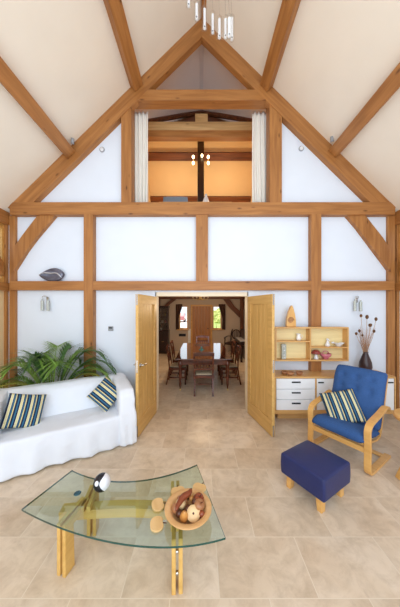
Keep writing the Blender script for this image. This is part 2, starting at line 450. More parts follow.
def slope_slab(bm, sgn, y0, y1, th=.15):
    x1 = XC+sgn*(HALF+.25)
    prism(bm, [(XC,RIDGE),(x1,roof(x1)),(x1,roof(x1)+th*1.4),(XC,RIDGE+th*1.4)], y0, y1)
bm = B(); slope_slab(bm,-1,YREAR,YW+.05); slope_slab(bm,1,YREAR,YW+.05)
struct(mk('ceiling', bm, M['ceiling']), 'sloping cream plaster ceiling rising to the ridge', 'ceiling')

# ---- gable frame
YP, YT = 3.945, 3.93
tie = W(9.5,202,YT); tie2 = W(395.5,214.5,YT)
timber('tie_beam', rect(tie.x, tie2.x, tie2.z, tie.z), YT, YW+.06, M['oak'], 'long horizontal oak tie beam right across the gable below the loft opening')
ra = W(9.5,281,YT); rb = W(395,290,YT)
timber('mid_rail', rect(ra.x, rb.x, rb.z, ra.z), YT+.003, YW+.06, M['oak'], 'long horizontal oak rail just above the double doors')
ca = W(131,89,YT); cb = W(273,100,YT)
timber('collar_beam', [(ca.x-.05,cb.z),(cb.x+.05,cb.z),(cb.x-.12,ca.z),(ca.x+.12,ca.z)], YT+.004, YT+.19, M['oak'], 'short horizontal oak collar beam over the loft opening')
def post(px0, px1, py0, py1, label, extra=.0):
    a = W(px0,py0,YP); b = W(px1,py1,YP)
    return timber('post', rect(a.x, b.x, b.z, a.z), YP, YW+.06+extra, M['oak'], label, 'post')
# posts below the tie beam
for x0,x1,l,s in ((84,93.6,'upper','left'),(310.8,321,'upper','right')):
    a = W(x0,214,YP).x; b = W(x1,214,YP).x
    timber('post', rect(a,b,0,tie2.z+.01), YT-.002, YW+.06, M['oak'],
           'tall oak wall post behind the palm' if s=='left' else 'tall oak wall post behind the sideboard and shelf unit', 'post')
post(196,208,214,281.2,'short oak post in the middle, over the double doors')
for x0,x1,l in ((9,15.3,'oak corner post at the left end of the gable wall'),(388.2,395.3,'oak corner post at the right end of the gable wall')):
    a = W(x0,214,3.99).x; b = W(x1,214,3.99).x
    timber('post', rect(a,b,0,tie2.z+.01), 3.99, YW+.06, M['oak'], l, 'post')
# queen posts beside the loft opening
a = W(121,95,YP).x; b = W(131.3,95,YP).x; QL = b
timber('post', rect(a,b,tie.z-.01,5.62), YP, YW+.12, M['oak'], 'oak post at the left side of the loft opening', 'post')
a = W(269.6,95,YP).x; b = W(282,95,YP).x; QR = a
timber('post', rect(a,b,tie.z-.01,5.62), YP, YW+.12, M['oak'], 'oak post at the right side of the loft opening', 'post')
# braces
def brace(pts, label):
    poly = [(W(x,y,YP).x, W(x,y,YP).z) for x,y in pts]
    timber('brace', poly, YP+.02, YW+.05, M['oak'], label, 'brace')
brace([(37,214),(55,214),(46,224.5),(35,237.5),(25,251),(12.5,271),(12.5,247),(21,235),(29,224.5)], 'diagonal oak brace under the left end of the tie beam')
brace([(347,214),(366,214),(374,224.5),(384,237),(392,249),(392,272),(380,256),(368,240),(357.5,226)], 'diagonal oak brace under the right end of the tie beam')
# rafters
DROP = .345
YR = YT-.0
def rafter(sgn, label):
    xe = XC+sgn*HALF
    xin = XC+sgn*(HALF-DROP/SL)
    zt = tie.z
    def xr(z, d): return XC+sgn*((RIDGE-d-z)/SL)
    poly = [(XC,RIDGE),(xr(zt-.1,0),zt-.1),(xr(zt-.1,DROP),zt-.1),(XC,RIDGE-DROP)]
    timber('rafter', poly, YR+.002, YW+.008, M['oak'], label, 'rafter')
rafter(-1, 'long oak rafter climbing the left slope of the gable')
rafter(1, 'long oak rafter climbing the right slope of the gable')
# purlins run from the gable truss towards the camera
def purlin(bx, bz, sgn, label, w=.185, dep=.15):
    s = Vector((sgn*1, -SL)).normalized()          # down the slope
    nrm = Vector((-sgn*SL, -1)).normalized()       # away from the ceiling, into the room
    p = Vector((bx, bz))                           # outer lower arris
    q = p - s*w
    poly = [p, q, q-nrm*.4, p-nrm*.4]
    poly = [(v.x,v.y) for v in poly]
    m_ = B(); prism(m_, poly, YREAR, YT-.002)
    mt = Matrix.Translation((bx,1,bz)) @ Matrix.Rotation(PI/2,4,'Z'); inv = mt.inverted()
    for v in m_.verts: v.co = inv @ v.co
    o = mk('purlin', m_, M['oak'], bevel=.006); o.matrix_basis = mt
    struct(o, label, 'beam')
p = W(135.6,92.3,YT); purlin(p.x,p.z,-1,'upper purlin of the left roof slope, running out from the gable')
p = W(68.3,159.3,YT); purlin(p.x,p.z,-1,'lower purlin of the left roof slope, running out from the gable')
p = W(267.2,92.3,YT); purlin(p.x,p.z,1,'upper purlin of the right roof slope, running out from the gable')
p = W(335.5,158.3,YT); purlin(p.x,p.z,1,'lower purlin of the right roof slope, running out from the gable')
bm = B(); box(bm, -1.2, YW-YREAR, -.045, .045, -.06, .4)
bm2 = B(); box(bm2, YREAR, YT, -.04, .04, -.03, .3)
bm.free()
o = mk('ridge_beam', bm2, M['oak'], loc=(XC+.035,0,RIDGE-.05), rot=(0,0,PI/2), bevel=.005); struct(o,'narrow oak ridge beam along the peak of the ceiling','beam')

# ---- side walls: timber framed glazing, cream blinds below on the left
def side_wall(sgn):
    x = XL if sgn < 0 else XR
    nm = 'left' if sgn < 0 else 'right'
    xi, xo = x, x+sgn*.16
    bm = B()
    box(bm, min(xi+sgn*.05,xo), max(xi+sgn*.05,xo), YREAR, YREAR+.3, 0, EAVE)
    box(bm, min(xi+sgn*.05,xo), max(xi+sgn*.05,xo), YREAR, YW, 3.45, EAVE+.1)
    box(bm, min(xi+sgn*.05,xo), max(xi+sgn*.05,xo), YREAR, YW, 0, .12)
    struct(mk('wall_'+nm, bm, M['plaster']), 'glazed side wall on the %s of the room' % nm, 'wall')
    def tb(name, y0,y1,z0,z1, label, inn=.07):
        b_ = B(); box(b_, y0-(y0+y1)/2, y1-(y0+y1)/2, -.07-inn/2, .07+inn/2, z0-(z0+z1)/2, z1-(z0+z1)/2)
        o = mk(name, b_, M['oak'], loc=(x+sgn*(.07-inn/2+.02),(y0+y1)/2,(z0+z1)/2), rot=(0,0,PI/2), bevel=.005); struct(o, label, 'beam'); return o
    tb('wall_plate', YREAR, YW-.005, 3.34, 3.56, 'oak wall plate along the top of the %s side wall' % nm)
    tb('side_rail', YREAR, YW-.005, 2.17, 2.31, 'oak middle rail along the %s side wall' % nm)
    k = 0
    for yc in (2.35, .8, -.75):
        b_ = B(); box(b_, -1.68,1.68,-.09,.09,-.09,.09)
        o = mk('post', b_, M['oak'], loc=(x+sgn*.03, yc, 1.68), rot=(0,PI/2,0), bevel=.005)
        struct(o, 'oak post %s along the %s side wall' % (('nearest the gable','in the middle','farthest from the gable')[k], nm), 'post'); k += 1
    # window frames and panes, upper row; lower row with blind (left) or pale panel (right)
    spans = [(2.44,4.03),(.9,2.26),(-.65,.7)]
    for i,(y0,y1) in enumerate(spans):
        e = empty('window_%d' % (i+1+(0 if sgn<0 else 3)), (x+sgn*.06,(y0+y1)/2,2.31)); e['kind'] = 'structure'
        e['label'] = 'upper window in bay %s of the %s side wall' % (('beside the gable','in the middle','behind the middle')[i], nm); e['category'] = 'window'
        h = (y1-y0)/2; hz = 1.03
        fb = B()
        box(fb,-.03,.03,-h,-h+.08,0,hz); box(fb,-.03,.03,h-.08,h,0,hz); box(fb,-.03,.03,-h+.08,h-.08,0,.08); box(fb,-.03,.03,-h+.08,h-.08,hz-.08,hz)
        box(fb,-.03,.03,-.03,.03,.08,hz-.08)
        mk('window_frame', fb, M['frame_oak'], e)
        gb = B(); box(gb,-.004,.004,-h+.08,h-.08,.08,hz-.08); mk('pane', gb, M['pane'], e)
        lb = B(); box(lb,-.012,.012,-h,h,.12,2.17)
        if sgn < 0:
            o = mk('roller_blind', lb, M['blind'], loc=(x-.045,(y0+y1)/2,0)); tag(o,'cream roller blind in the bay %s of the left side wall' % ('beside the gable','in the middle','behind the middle')[i],'blind')
        else:
            o = mk('roller_blind', lb, M['white_paint'], loc=(x+.045,(y0+y1)/2,0)); tag(o,'white roller blind in the bay %s of the right side wall' % ('beside the gable','in the middle','behind the middle')[i],'blind')
    cb_ = B(); x_a, x_b = sorted((x-sgn*.012, x+sgn*.2)); box(cb_, -1.77, 1.77, (YW-.05)-(YW+.075), .125, x_a-(x_a+x_b)/2, x_b-(x_a+x_b)/2)
    o = mk('post', cb_, M['oak'], loc=((x_a+x_b)/2, YW+.075, 1.77), rot=(0,PI/2,0)); struct(o, 'outer oak corner post where the %s side wall meets the gable' % nm, 'post')
    # curved brace from corner post to plate
    poly = [(3.93,2.42),(3.93,2.66),(3.7,2.95),(3.45,3.36),(3.22,3.36),(3.5,2.9),(3.75,2.6)]
    b_ = B(); prism(b_, poly, x-.02, x+.1 if sgn>0 else x+.02, 'x') if sgn>0 else prism(b_, poly, x-.1, x+.02, 'x')
    o = mk('brace', b_, M['oak'], bevel=.005); struct(o, 'curved oak brace on the %s side wall, close to the gable' % nm, 'brace')
side_wall(-1); side_wall(1)

# ---- door lining
bm = B(); lw = .045
box(bm, DL, DL+lw*.5, YW-.005, YW+T+.01, 0, DH); box(bm, DR-lw*.5, DR, YW-.005, YW+T+.01, 0, DH); box(bm, DL, DR, YW-.005, YW+T+.01, DH-.07, DH)
struct(mk('trim_1', bm, M['cream_paint'], bevel=.003), 'cream painted door lining round the double doorway', 'door frame')

# ---- oak double doors
def oak_door(name, hinge, free, label, handle_side, hand):
    hx,hy = hinge; fx,fy = free
    w = math.hypot(fx-hx, fy-hy); ang = math.atan2(fy-hy, fx-hx)
    e = empty(name, (hx,hy,.012), ang); struct(e, label, 'door')
    H_, t = 2.055, .044; s = handle_side
    # local x: hinge -> free edge, local y thickness
    fb = B()
    st = .115
    box(fb, 0, st, -t/2, t/2, 0, H_); box(fb, w-st, w, -t/2, t/2, 0, H_)
    box(fb, st, w-st, -t/2, t/2, H_-.14, H_); box(fb, st, w-st, -t/2, t/2, 0, .23)
    o = mk('door_frame', fb, M['door_oak'], e, bevel=.003)
    pb = B(); n = 5; pw = (w-2*st)/n
    for i in range(n):
        m_ = B()
        box(pb, st+i*pw+.0015, st+(i+1)*pw-.0015, -t/2+.012, t/2-.012, .225, H_-.135)
    o2 = oriented('door_panel', pb, M['door_oak'], (0,0,0), PI/2, e, bevel=.004)
    hb = B()
    for sd in ((-1,1) if hand else ()):
        y0 = sd*t/2
        tube(hb, [(w-.055,y0,1.02),(w-.055,y0+sd*.012,1.02)], .026, 16)
        tube(hb, catmull([(w-.055,y0,1.02),(w-.055,y0+sd*.045,1.02),(w-.08,y0+sd*.055,1.02),(w-.18,y0+sd*.055,1.018)],5), .009, 8)
    if hand: mk('lever_handle', hb, M['chrome'], e, smooth=True)
    lb = B(); box(lb, w-.001, w+.002, -.011, .011, .92, 1.10)
    mk('latch_plate', lb, M['chrome'], e)
    eb = B()
    box(eb, w-.001, w+.003, -.012, .012, 0.0, .16); box(eb, w-.001, w+.003, -.012, .012, H_-.16, H_)
    mk('flush_bolt', eb, M['chrome'], e)
    hg = B()
    for z in (.2, 1.02, 1.85): tube(hg, [(-.004,-t/2*s,z-.05),(-.004,-t/2*s,z+.05)], .008, 8)
    mk('hinge', hg, M['chrome'], e)
oak_door('door_1', (-.792,4.02), (-.905,3.245), 'oak boarded door standing open at the left of the doorway, beside the sofa', 1, 1)
oak_door('door_2', (.862,4.02), (1.055,3.25), 'oak boarded door standing open at the right of the doorway, in front of the sideboard', -1, 0)

# ---- loft beyond the gable opening
bm = B()
for sgn in (-1,1):
    xa = XC+sgn*2.2
    # near slopes end on the valley line that runs from the ridge (y 5.85) down to the eaves
    vs = [(XC,YW+.05,RIDGE),(xa,YW+.05,roof(xa)),(xa,3.85+.05,roof(xa)),(XC,5.86,RIDGE)]
    x2 = XC+sgn*1.55
    y2 = 5.86-(5.86-4.80)*(1.55/1.12)
    lo = [(XC,YW+.05,RIDGE),(XC,5.86,RIDGE),(x2,y2,roof(x2)),(x2,YW+.05,roof(x2))]
    a = [bm.verts.new(p) for p in lo]; b = [bm.verts.new((p[0],p[1],p[2]+.12)) for p in lo]
    bm.faces.new(a); bm.faces.new(b[::-1])
    for i in range(4): bm.faces.new((a[i],a[(i+1)%4],b[(i+1)%4],b[i]))
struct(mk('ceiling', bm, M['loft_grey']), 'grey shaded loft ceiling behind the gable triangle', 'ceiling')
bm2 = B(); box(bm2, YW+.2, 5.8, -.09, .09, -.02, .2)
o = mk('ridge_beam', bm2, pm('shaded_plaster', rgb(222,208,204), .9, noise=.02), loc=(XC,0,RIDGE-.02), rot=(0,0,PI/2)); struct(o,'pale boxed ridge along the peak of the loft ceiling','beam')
bm = B()
lo = [(XC-1.6,4.80-.01-.48*1.0,roof(XC-1.6)-.05),(XC,5.84,RIDGE-.03),(XC+1.6,4.80-.01-.48,roof(XC+1.6)-.05)]
tri = [(XC-1.25,4.78,5.73),(XC,5.86,RIDGE),(XC+1.25,4.78,5.73),(XC+1.25,4.78,5.55),(XC-1.25,4.78,5.55)]
vs = [bm.verts.new(p) for p in [(XC-1.3,4.86,5.73),(XC+1.3,4.86,5.73),(XC,5.87,RIDGE+.02)]]
bm.faces.new(vs)
w2 = [bm.verts.new((v.co.x,v.co.y+.06,v.co.z+.08)) for v in vs]; bm.faces.new(w2[::-1])
for i in range(3): bm.faces.new((vs[i],vs[(i+1)%3],w2[(i+1)%3],w2[i]))
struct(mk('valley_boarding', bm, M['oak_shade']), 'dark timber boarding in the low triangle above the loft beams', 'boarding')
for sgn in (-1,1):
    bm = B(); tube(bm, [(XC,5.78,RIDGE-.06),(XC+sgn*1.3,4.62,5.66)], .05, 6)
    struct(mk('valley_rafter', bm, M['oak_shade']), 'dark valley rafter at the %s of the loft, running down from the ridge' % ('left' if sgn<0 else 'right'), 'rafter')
YB = 4.72
def lbeam(name, x0, x1, y_top, y_bot, Y, dep, mat, label):
    z1 = EYE+(HOR-y_top)/F*Y; z0 = EYE+(HOR-y_bot)/F*Y
    return timber(name, rect(x0,x1,z0,z1), Y, Y+dep, mat, label)
lbeam('loft_beam', -1.30,1.34,121.5,130,YB,.14,M['oak_pale'],'pale sawn beam across the top of the loft')
lbeam('loft_beam', -1.30,1.34,130,137,YB+.005,.13,M['oak'],'brown beam right under the pale sawn beam in the loft')
timber('loft_block', rect(XC-.13, XC+.13, W(0,121.5,YB).z, W(0,113.5,YB).z), YB, YB+.14, M['oak_pale'], 'pale timber block sitting on the middle of the loft beam', 'block')
# main building beyond: far roof slope, warm light
bm = B()
def quad_slab(bm, pts, off):
    a = [bm.verts.new(p) for p in pts]; b = [bm.verts.new(Vector(p)+Vector(off)) for p in pts]
    bm.faces.new(a); bm.faces.new(b[::-1]); n=len(pts)
    for i in range(n): bm.faces.new((a[i],a[(i+1)%n],b[(i+1)%n],b[i]))
quad_slab(bm, [(-1.62,5.75,7.2),(1.66,5.75,7.2),(1.66,8.9,4.05),(-1.62,8.9,4.05)], (0,.12,.12))
quad_slab(bm, [(-1.62,4.9,5.68),(1.66,4.9,5.68),(1.66,6.1,7.13),(-1.62,6.1,7.13)], (0,0,.03))
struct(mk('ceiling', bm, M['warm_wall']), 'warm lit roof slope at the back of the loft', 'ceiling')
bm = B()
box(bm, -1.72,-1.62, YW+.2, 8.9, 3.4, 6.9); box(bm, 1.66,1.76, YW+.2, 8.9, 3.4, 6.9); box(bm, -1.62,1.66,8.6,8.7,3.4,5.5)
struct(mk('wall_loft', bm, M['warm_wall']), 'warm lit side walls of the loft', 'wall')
bm = B(); box(bm, XL, XR, YW+T, 10, 3.2, 3.42)
struct(mk('floor', bm, M['oak_pale']), 'boarded floor of the loft', 'floor')
def slope_beam(y_top,y_bot,label,w=.14):
    yy = (8.95+4*0+ (6.1+6.85-1.85-6.1))
    # slope plane z = 6.85-(Y-6.1)
    k0 = (HOR-y_top)/F; k1 = (HOR-y_bot)/F
    Ya = (6.85+6.1-EYE)/(1+k0); Yb = (6.85+6.1-EYE)/(1+k1)
    za = EYE+k0*Ya; zb = EYE+k1*Yb
    n = Vector((0,-.7071,-.7071))*.12
    bm = B(); quad_slab(bm, [(-1.62,Ya,za),(1.66,Ya,za),(1.66,Yb,zb),(-1.62,Yb,zb)], n)
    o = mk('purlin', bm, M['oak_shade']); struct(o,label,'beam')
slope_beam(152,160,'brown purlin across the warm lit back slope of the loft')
slope_beam(196,203,'dark beam low across the back of the loft')
a = W(197.5,139,6.0); b = W(204,215,6.0)
timber('king_post', rect(a.x,b.x,b.z,6.85), 6.0, 6.14, M['ebony'], 'dark upright post in the middle of the loft', 'post')

# loft wall lights: two glowing bulbs on a small bracket, both sides of the post
def loft_light(x, sgn, label):
    z = W(0,164,5.98).z
    e = empty('wall_light', (x,5.96,z)); tag(e, label, 'wall light', 'bulb lights on the loft post')
    bb = B(); tube(bb, [(0,0,.06),(sgn*.1,-.03,.05)], .008, 6); tube(bb, [(sgn*.1,-.03,-.06),(sgn*.1,-.03,.15)], .006, 6)
    mk('bracket', bb, M['brass'], e)
    for dz in (.14,-.02):
        b_ = B(); ball(b_, (sgn*.1,-.05,dz), .032, sz=1.4, seg=10, rg=8); mk('bulb', b_, M['bulb'], e, smooth=True)
loft_light(W(197.5,160,6).x-.01, -1, 'brass wall light with two glowing bulbs at the left of the loft post')
loft_light(W(204,160,6).x+.01, 1, 'brass wall light with two glowing bulbs at the right of the loft post')
e = empty('wall_light', (W(200.5,158,5.98).x,5.97,W(0,158,5.98).z)); tag(e,'single glowing bulb on the front of the loft post','wall light')
b_ = B(); tube(b_, [(0,.03,0),(0,-.02,0),(.03,-.03,.01)], .008, 6); mk('bracket', b_, M['brass'], e)
b_ = B(); ball(b_, (.04,-.04,.03), .03, sz=1.4, seg=10, rg=8); mk('bulb', b_, M['bulb'], e, smooth=True)

# desk in the loft, its top just hidden behind the tie beam
e = empty('desk', (0,5.25,3.42)); tag(e,'plain desk in the loft behind the tie beam, under the white vase','desk')
b_ = B(); box(b_, -.9,.7,-.3,.3,.74,.78); mk('desk_top', b_, M['furn_oak'], e, bevel=.004)
for sx in (-.85,.65):
    for sy in (-.26,.26):
        b_ = B(); box(b_, sx-.025,sx+.025,sy-.025,sy+.025,0,.74); mk('leg', b_, M['furn_oak'], e)
zt = 4.20
e = empty('storage_box', (W(176,200,5.2).x,5.2,zt)); tag(e,'blue-grey box with a pale lid on the desk up in the loft','box')
b_ = B(); prism(b_, [(-.29,0),(.29,0),(.27,.17),(-.27,.17)], -.13, .13); mk('box_body', b_, M['blue_grey'], e, bevel=.008)
b_ = B(); prism(b_, [(-.22,.165),(.22,.165),(.2,.19),(-.2,.19)], -.1, .1); mk('lid', b_, M['screen_pale'], e, bevel=.008)
b_ = B(); lathe(b_, [(0,0),(.05,0),(.07,.05),(.075,.12),(.05,.2),(.025,.25),(.03,.29),(.02,.29),(.015,.24),(0,.2)], 20)
tag(mk('vase', b_, M['ceramic'], loc=(W(206,199,5.2).x,5.2,zt), smooth=True),'white vase on the desk up in the loft','vase')

# loft curtains
def pleats(name, x0, x1, z0, z1, Y, n, amp, mat, parent=None, shape=None, rows=24, cols=60):
    bm = B(); g = []
    for r in range(rows+1):
        t = r/rows; z = z1+(z0-z1)*t; row = []
        a,b = shape(t) if shape else (x0,x1)
        for c in range(cols+1):
            u = c/cols; x = a+(b-a)*u
            row.append(bm.verts.new((x, Y+amp*(.6+.4*t)*math.sin(u*n*2*PI+.8*math.sin(3*t+u*4)), z)))
        g.append(row)
    for r in range(rows):
        for c in range(cols): bm.faces.new((g[r][c],g[r][c+1],g[r+1][c+1],g[r+1][c]))
    o = mk(name, bm, mat, parent, smooth=True)
    s = o.modifiers.new('cloth','SOLIDIFY'); s.thickness = .006
    return o
YCu = 4.22
zc1 = W(0,107,4.05).z; zc0 = 3.72
o = pleats('curtain', W(133.5,0,YCu).x, W(148,0,YCu).x, zc0, zc1+.05, YCu, 4, .035, M['curtain_white']); tag(o,'white pleated curtain at the left side of the loft opening','curtain')
o = pleats('curtain', W(252.3,0,YCu).x, W(268.5,0,YCu).x, zc0, zc1+.05, YCu, 4, .035, M['curtain_white']); tag(o,'white pleated curtain at the right side of the loft opening','curtain')

# ---- dining room
YD = 9.95; DXL, DXR, DZ = -2.15, 2.2, 2.5
bm = B()
wz0, wz1 = .97, 1.99
lw0, lw1 = W(179.3,0,YD).x, W(188,0,YD).x
rw0, rw1 = W(212.6,0,YD).x, W(221.5,0,YD).x
for (x0,x1,z0,z1) in ((DXL,lw0,0,DZ),(lw0,lw1,0,wz0),(lw0,lw1,wz1,DZ),(lw1,rw0,0,DZ),(rw0,rw1,0,wz0),(rw0,rw1,wz1,DZ),(rw1,DXR,0,DZ)):
    box(bm, x0,x1,YD,YD+.2,z0,z1)
struct(mk('wall_far', bm, M['dining_wall']), 'far wall of the dining room with a door between two small windows', 'wall')
bm = B(); box(bm, DXL-.1,DXL,YW+T,YD+.2,0,DZ); struct(mk('wall_dining_left', bm, M['dining_wall']),'left wall of the dining room','wall')
bm = B(); box(bm, DXR,DXR+.1,YW+T,YD+.2,0,DZ); struct(mk('wall_dining_right', bm, M['dining_wall']),'right wall of the dining room','wall')
bm = B(); box(bm, DXL-.1,DXR+.1,YW+T,YD+.2,DZ,DZ+.1); struct(mk('ceiling', bm, M['dining_wall']),'flat ceiling of the dining room','ceiling')
z1 = W(0,295.5,9.7).z; z0 = W(0,299,9.7).z
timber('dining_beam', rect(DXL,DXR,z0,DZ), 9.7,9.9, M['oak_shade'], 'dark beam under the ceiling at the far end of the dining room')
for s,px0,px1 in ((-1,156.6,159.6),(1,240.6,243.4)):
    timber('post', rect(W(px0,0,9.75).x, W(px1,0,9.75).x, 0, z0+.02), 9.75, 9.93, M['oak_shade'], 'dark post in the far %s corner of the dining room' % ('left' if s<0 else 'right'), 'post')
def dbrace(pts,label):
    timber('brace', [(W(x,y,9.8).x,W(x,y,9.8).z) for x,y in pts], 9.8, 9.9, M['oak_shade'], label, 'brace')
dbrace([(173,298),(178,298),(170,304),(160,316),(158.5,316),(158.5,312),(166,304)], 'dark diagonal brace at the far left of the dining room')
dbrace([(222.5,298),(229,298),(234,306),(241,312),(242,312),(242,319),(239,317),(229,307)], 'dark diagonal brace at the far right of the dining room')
dbrace([(245,298),(247,298),(243.5,310),(242,310)], 'short dark strut by the far right post of the dining room')
# far windows
def far_window(nm, x0, x1, cur0, side, label):
    e = empty(nm, ((x0+x1)/2, YD, wz0)); struct(e, label, 'window')
    w = x1-x0; h = wz1-wz0; f = .045
    b_ = B(); box(b_,-w/2,-w/2+f,-.01,.07,0,h); box(b_,w/2-f,w/2,-.01,.07,0,h); box(b_,-w/2+f,w/2-f,-.01,.07,h-f,h); box(b_,-w/2+f,w/2-f,-.01,.07,0,f)
    mk('window_frame', b_, M['frame_oak'], e, bevel=.003)
    b_ = B(); box(b_,-w/2+f,w/2-f,.03,.036,f,h-f); mk('pane', b_, M['pane'], e)
    b_ = B(); box(b_,-w/2-.1,w/2+.06,-.12,-.012,-.045,-.005); mk('window_sill', b_, M['frame_oak'], e, bevel=.003)
far_window('window_7', lw0,lw1,0,-1,'small far window left of the dining room back door')
far_window('window_8', rw0,rw1,0,1,'small far window right of the dining room back door')
def tied(side, xo, xi):
    def sh(t):
        k = .5-.5*math.cos(min(t/.62,1)*PI) if t<.62 else 1-.12*(t-.62)/.38
        w = xi+(xo+(xi-xo)*.42-xi)*k
        return (xo, w) if side<0 else (w, xo)
    return sh
o = pleats('curtain',0,0,.95,2.06,YD-.07,3,.03,M['curtain_brown'],shape=tied(-1,W(176,0,YD).x,W(182.5,0,YD).x),cols=30); tag(o,'dark brown tied curtain at the far left dining room window','curtain')
o = pleats('curtain',0,0,.95,2.06,YD-.07,3,.03,M['curtain_brown'],shape=tied(1,W(225,0,YD).x,W(218.5,0,YD).x),cols=30); tag(o,'dark brown tied curtain at the far right dining room window','curtain')
# small candlesticks on the sills
for x,l in ((W(182.7,0,YD-.07).x,'left'),(W(216.3,0,YD-.07).x,'right')):
    e = empty('candlestick',(x,YD-.07,wz0-.005)); tag(e,'small brass candlestick on the sill of the far %s window' % l,'candlestick')
    b_ = B(); lathe(b_,[(0,0),(.035,0),(.03,.012),(.009,.02),(.012,.06),(.008,.1),(.018,.11),(.018,.12),(0,.12)],12); mk('stem',b_,M['brass'],e,smooth=True)
    b_ = B(); tube(b_,[(0,0,.12),(0,0,.24)],.009,8); mk('candle',b_,M['cream_paint'],e)
# back door
dx0,dx1 = W(190.8,0,YD).x, W(212.2,0,YD).x
e = empty('door_3',((dx0+dx1)/2,YD-.03,0)); struct(e,'brown boarded back door at the far end of the dining room','door')
w = dx1-dx0
b_ = B(); box(b_,-w/2,-w/2+.07,-.03,.03,0,2.04); box(b_,w/2-.07,w/2,-.03,.03,0,2.04); box(b_,-w/2+.07,w/2-.07,-.03,.03,1.97,2.04)
mk('door_frame',b_,M['frame_oak'],e,bevel=.003)
b_ = B(); n=6; pw=(w-.14)/n
for i in range(n): box(b_,-w/2+.07+i*pw+.003,-w/2+.07+(i+1)*pw-.003,-.02,.02,.01,1.965)
oriented('door_leaf',b_,wood('back_door_oak',rgb(150,96,46),rgb(184,124,66),knots=False),(0,0,0),PI/2,e,bevel=.004)
b_ = B(); tube(b_,[(.32,-.02,1.0),(.32,-.07,1.0),(.24,-.07,1.0)],.012,8); mk('lever_handle',b_,M['dark_metal'],e)
# radiator and letter box
x0,x1 = W(187.9,0,9.85).x, W(190.6,0,9.85).x
e = empty('radiator',((x0+x1)/2,9.88,.3)); tag(e,'slim white radiator left of the dining room back door','radiator')
b_ = B()
for i in range(3): box(b_,-.055+i*.038,-.022+i*.038,-.03,.03,0,.68)
mk('panel',b_,M['white_paint'],e,bevel=.006)
b_ = B(); tube(b_,[(0,0,-.3),(0,0,0)],.01,8); mk('pipe',b_,M['chrome'],e)
a = W(178.9,333.7,YD); b = W(185.8,336.3,YD)
e = empty('letter_box',((a.x+b.x)/2,YD-.02,(a.z+b.z)/2)); tag(e,'small black wall vent under the far left dining room window','vent')
hw,hh=(b.x-a.x)/2,(a.z-b.z)/2
b_ = B(); box(b_,-hw,hw,-.01,.02,-hh,hh); mk('plate',b_,M['black'],e,bevel=.004)
b_ = B()
for i in range(3): box(b_,-hw+.02,hw-.02,-.016,-.008,-hh+.02+i*.032,-hh+.03+i*.032)
mk('slat',b_,M['dark_metal'],e)
e.name='wall_vent'

# dark glazed corner cabinet
xa,xb = W(158.6,0,9.5).x, W(168.6,0,9.5).x
e = empty('display_cabinet',((xa+xb)/2,9.55,0)); tag(e,'tall dark wooden display cabinet with leaded glass door, by the far left post','cabinet')
w=xb-xa
b_=B(); box(b_,-w/2-.02,w/2+.02,-.2,.25,0,.06); box(b_,-w/2,w/2,-.18,.25,.06,.92); box(b_,-w/2-.02,w/2+.02,-.2,.25,.92,.96); mk('lower_cupboard',b_,M['ebony'],e,bevel=.004)
b_=B(); box(b_,-w/2+.02,-w/2+.06,-.14,.25,.96,1.9); box(b_,w/2-.06,w/2-.02,-.14,.25,.96,1.9); box(b_,-w/2+.06,w/2-.06,.2,.25,.96,1.9); mk('upper_case',b_,M['ebony'],e)
b_=B(); box(b_,-w/2-.01,w/2+.01,-.18,.25,1.9,1.98); mk('cornice',b_,M['ebony'],e,bevel=.01)
for z in (1.25,1.55):
    b_=B(); box(b_,-w/2+.06,w/2-.06,-.1,.2,z,z+.015); mk('shelf',b_,M['ebony'],e)
b_=B()
for i in range(4):
    x=-w/2+.075+i*(w-.15)/3; box(b_,x-.008,x+.008,-.15,-.13,.98,1.9)
for i in range(6):
    z=.98+i*.176; box(b_,-w/2+.06,w/2-.06,-.149,-.131,z,z+.014)
d=mk('glazed_door',b_,M['ebony'],e)
b_=B(); box(b_,-w/2+.06,w/2-.06,-.142,-.138,.98,1.9); mk('pane',b_,M['clear_glass'],d)
for s in (-1,1):
    b_=B(); box(b_,s*w/4-w/4+.03,s*w/4+w/4-.03,-.195,-.18,.12,.88); d=mk('cupboard_door',b_,M['ebony'],e,bevel=.006)
    b_=B(); ball(b_,(s*.03,-.205,.5),.014,seg=8,rg=6); mk('knob',b_,M['brass'],d)
for i,(x,z,mm,l) in enumerate(((-.1,.96,'ceramic','white cup on the bottom shelf of the glazed cabinet'),(.08,1.265,'pink','pinkish cup on the middle shelf of the glazed cabinet'),(-.06,1.265,'ceramic','white cup on the middle shelf of the glazed cabinet'),(.05,1.565,'brass','brass cup on the top shelf of the glazed cabinet'))):
    b_=B(); lathe(b_,[(0,0),(.03,0),(.04,.03),(.045,.1),(.04,.1),(.03,.02),(0,.015)],14); tag(mk('cup',b_,M[mm],loc=((xa+xb)/2+x,9.55,z),smooth=True),l,'cup')

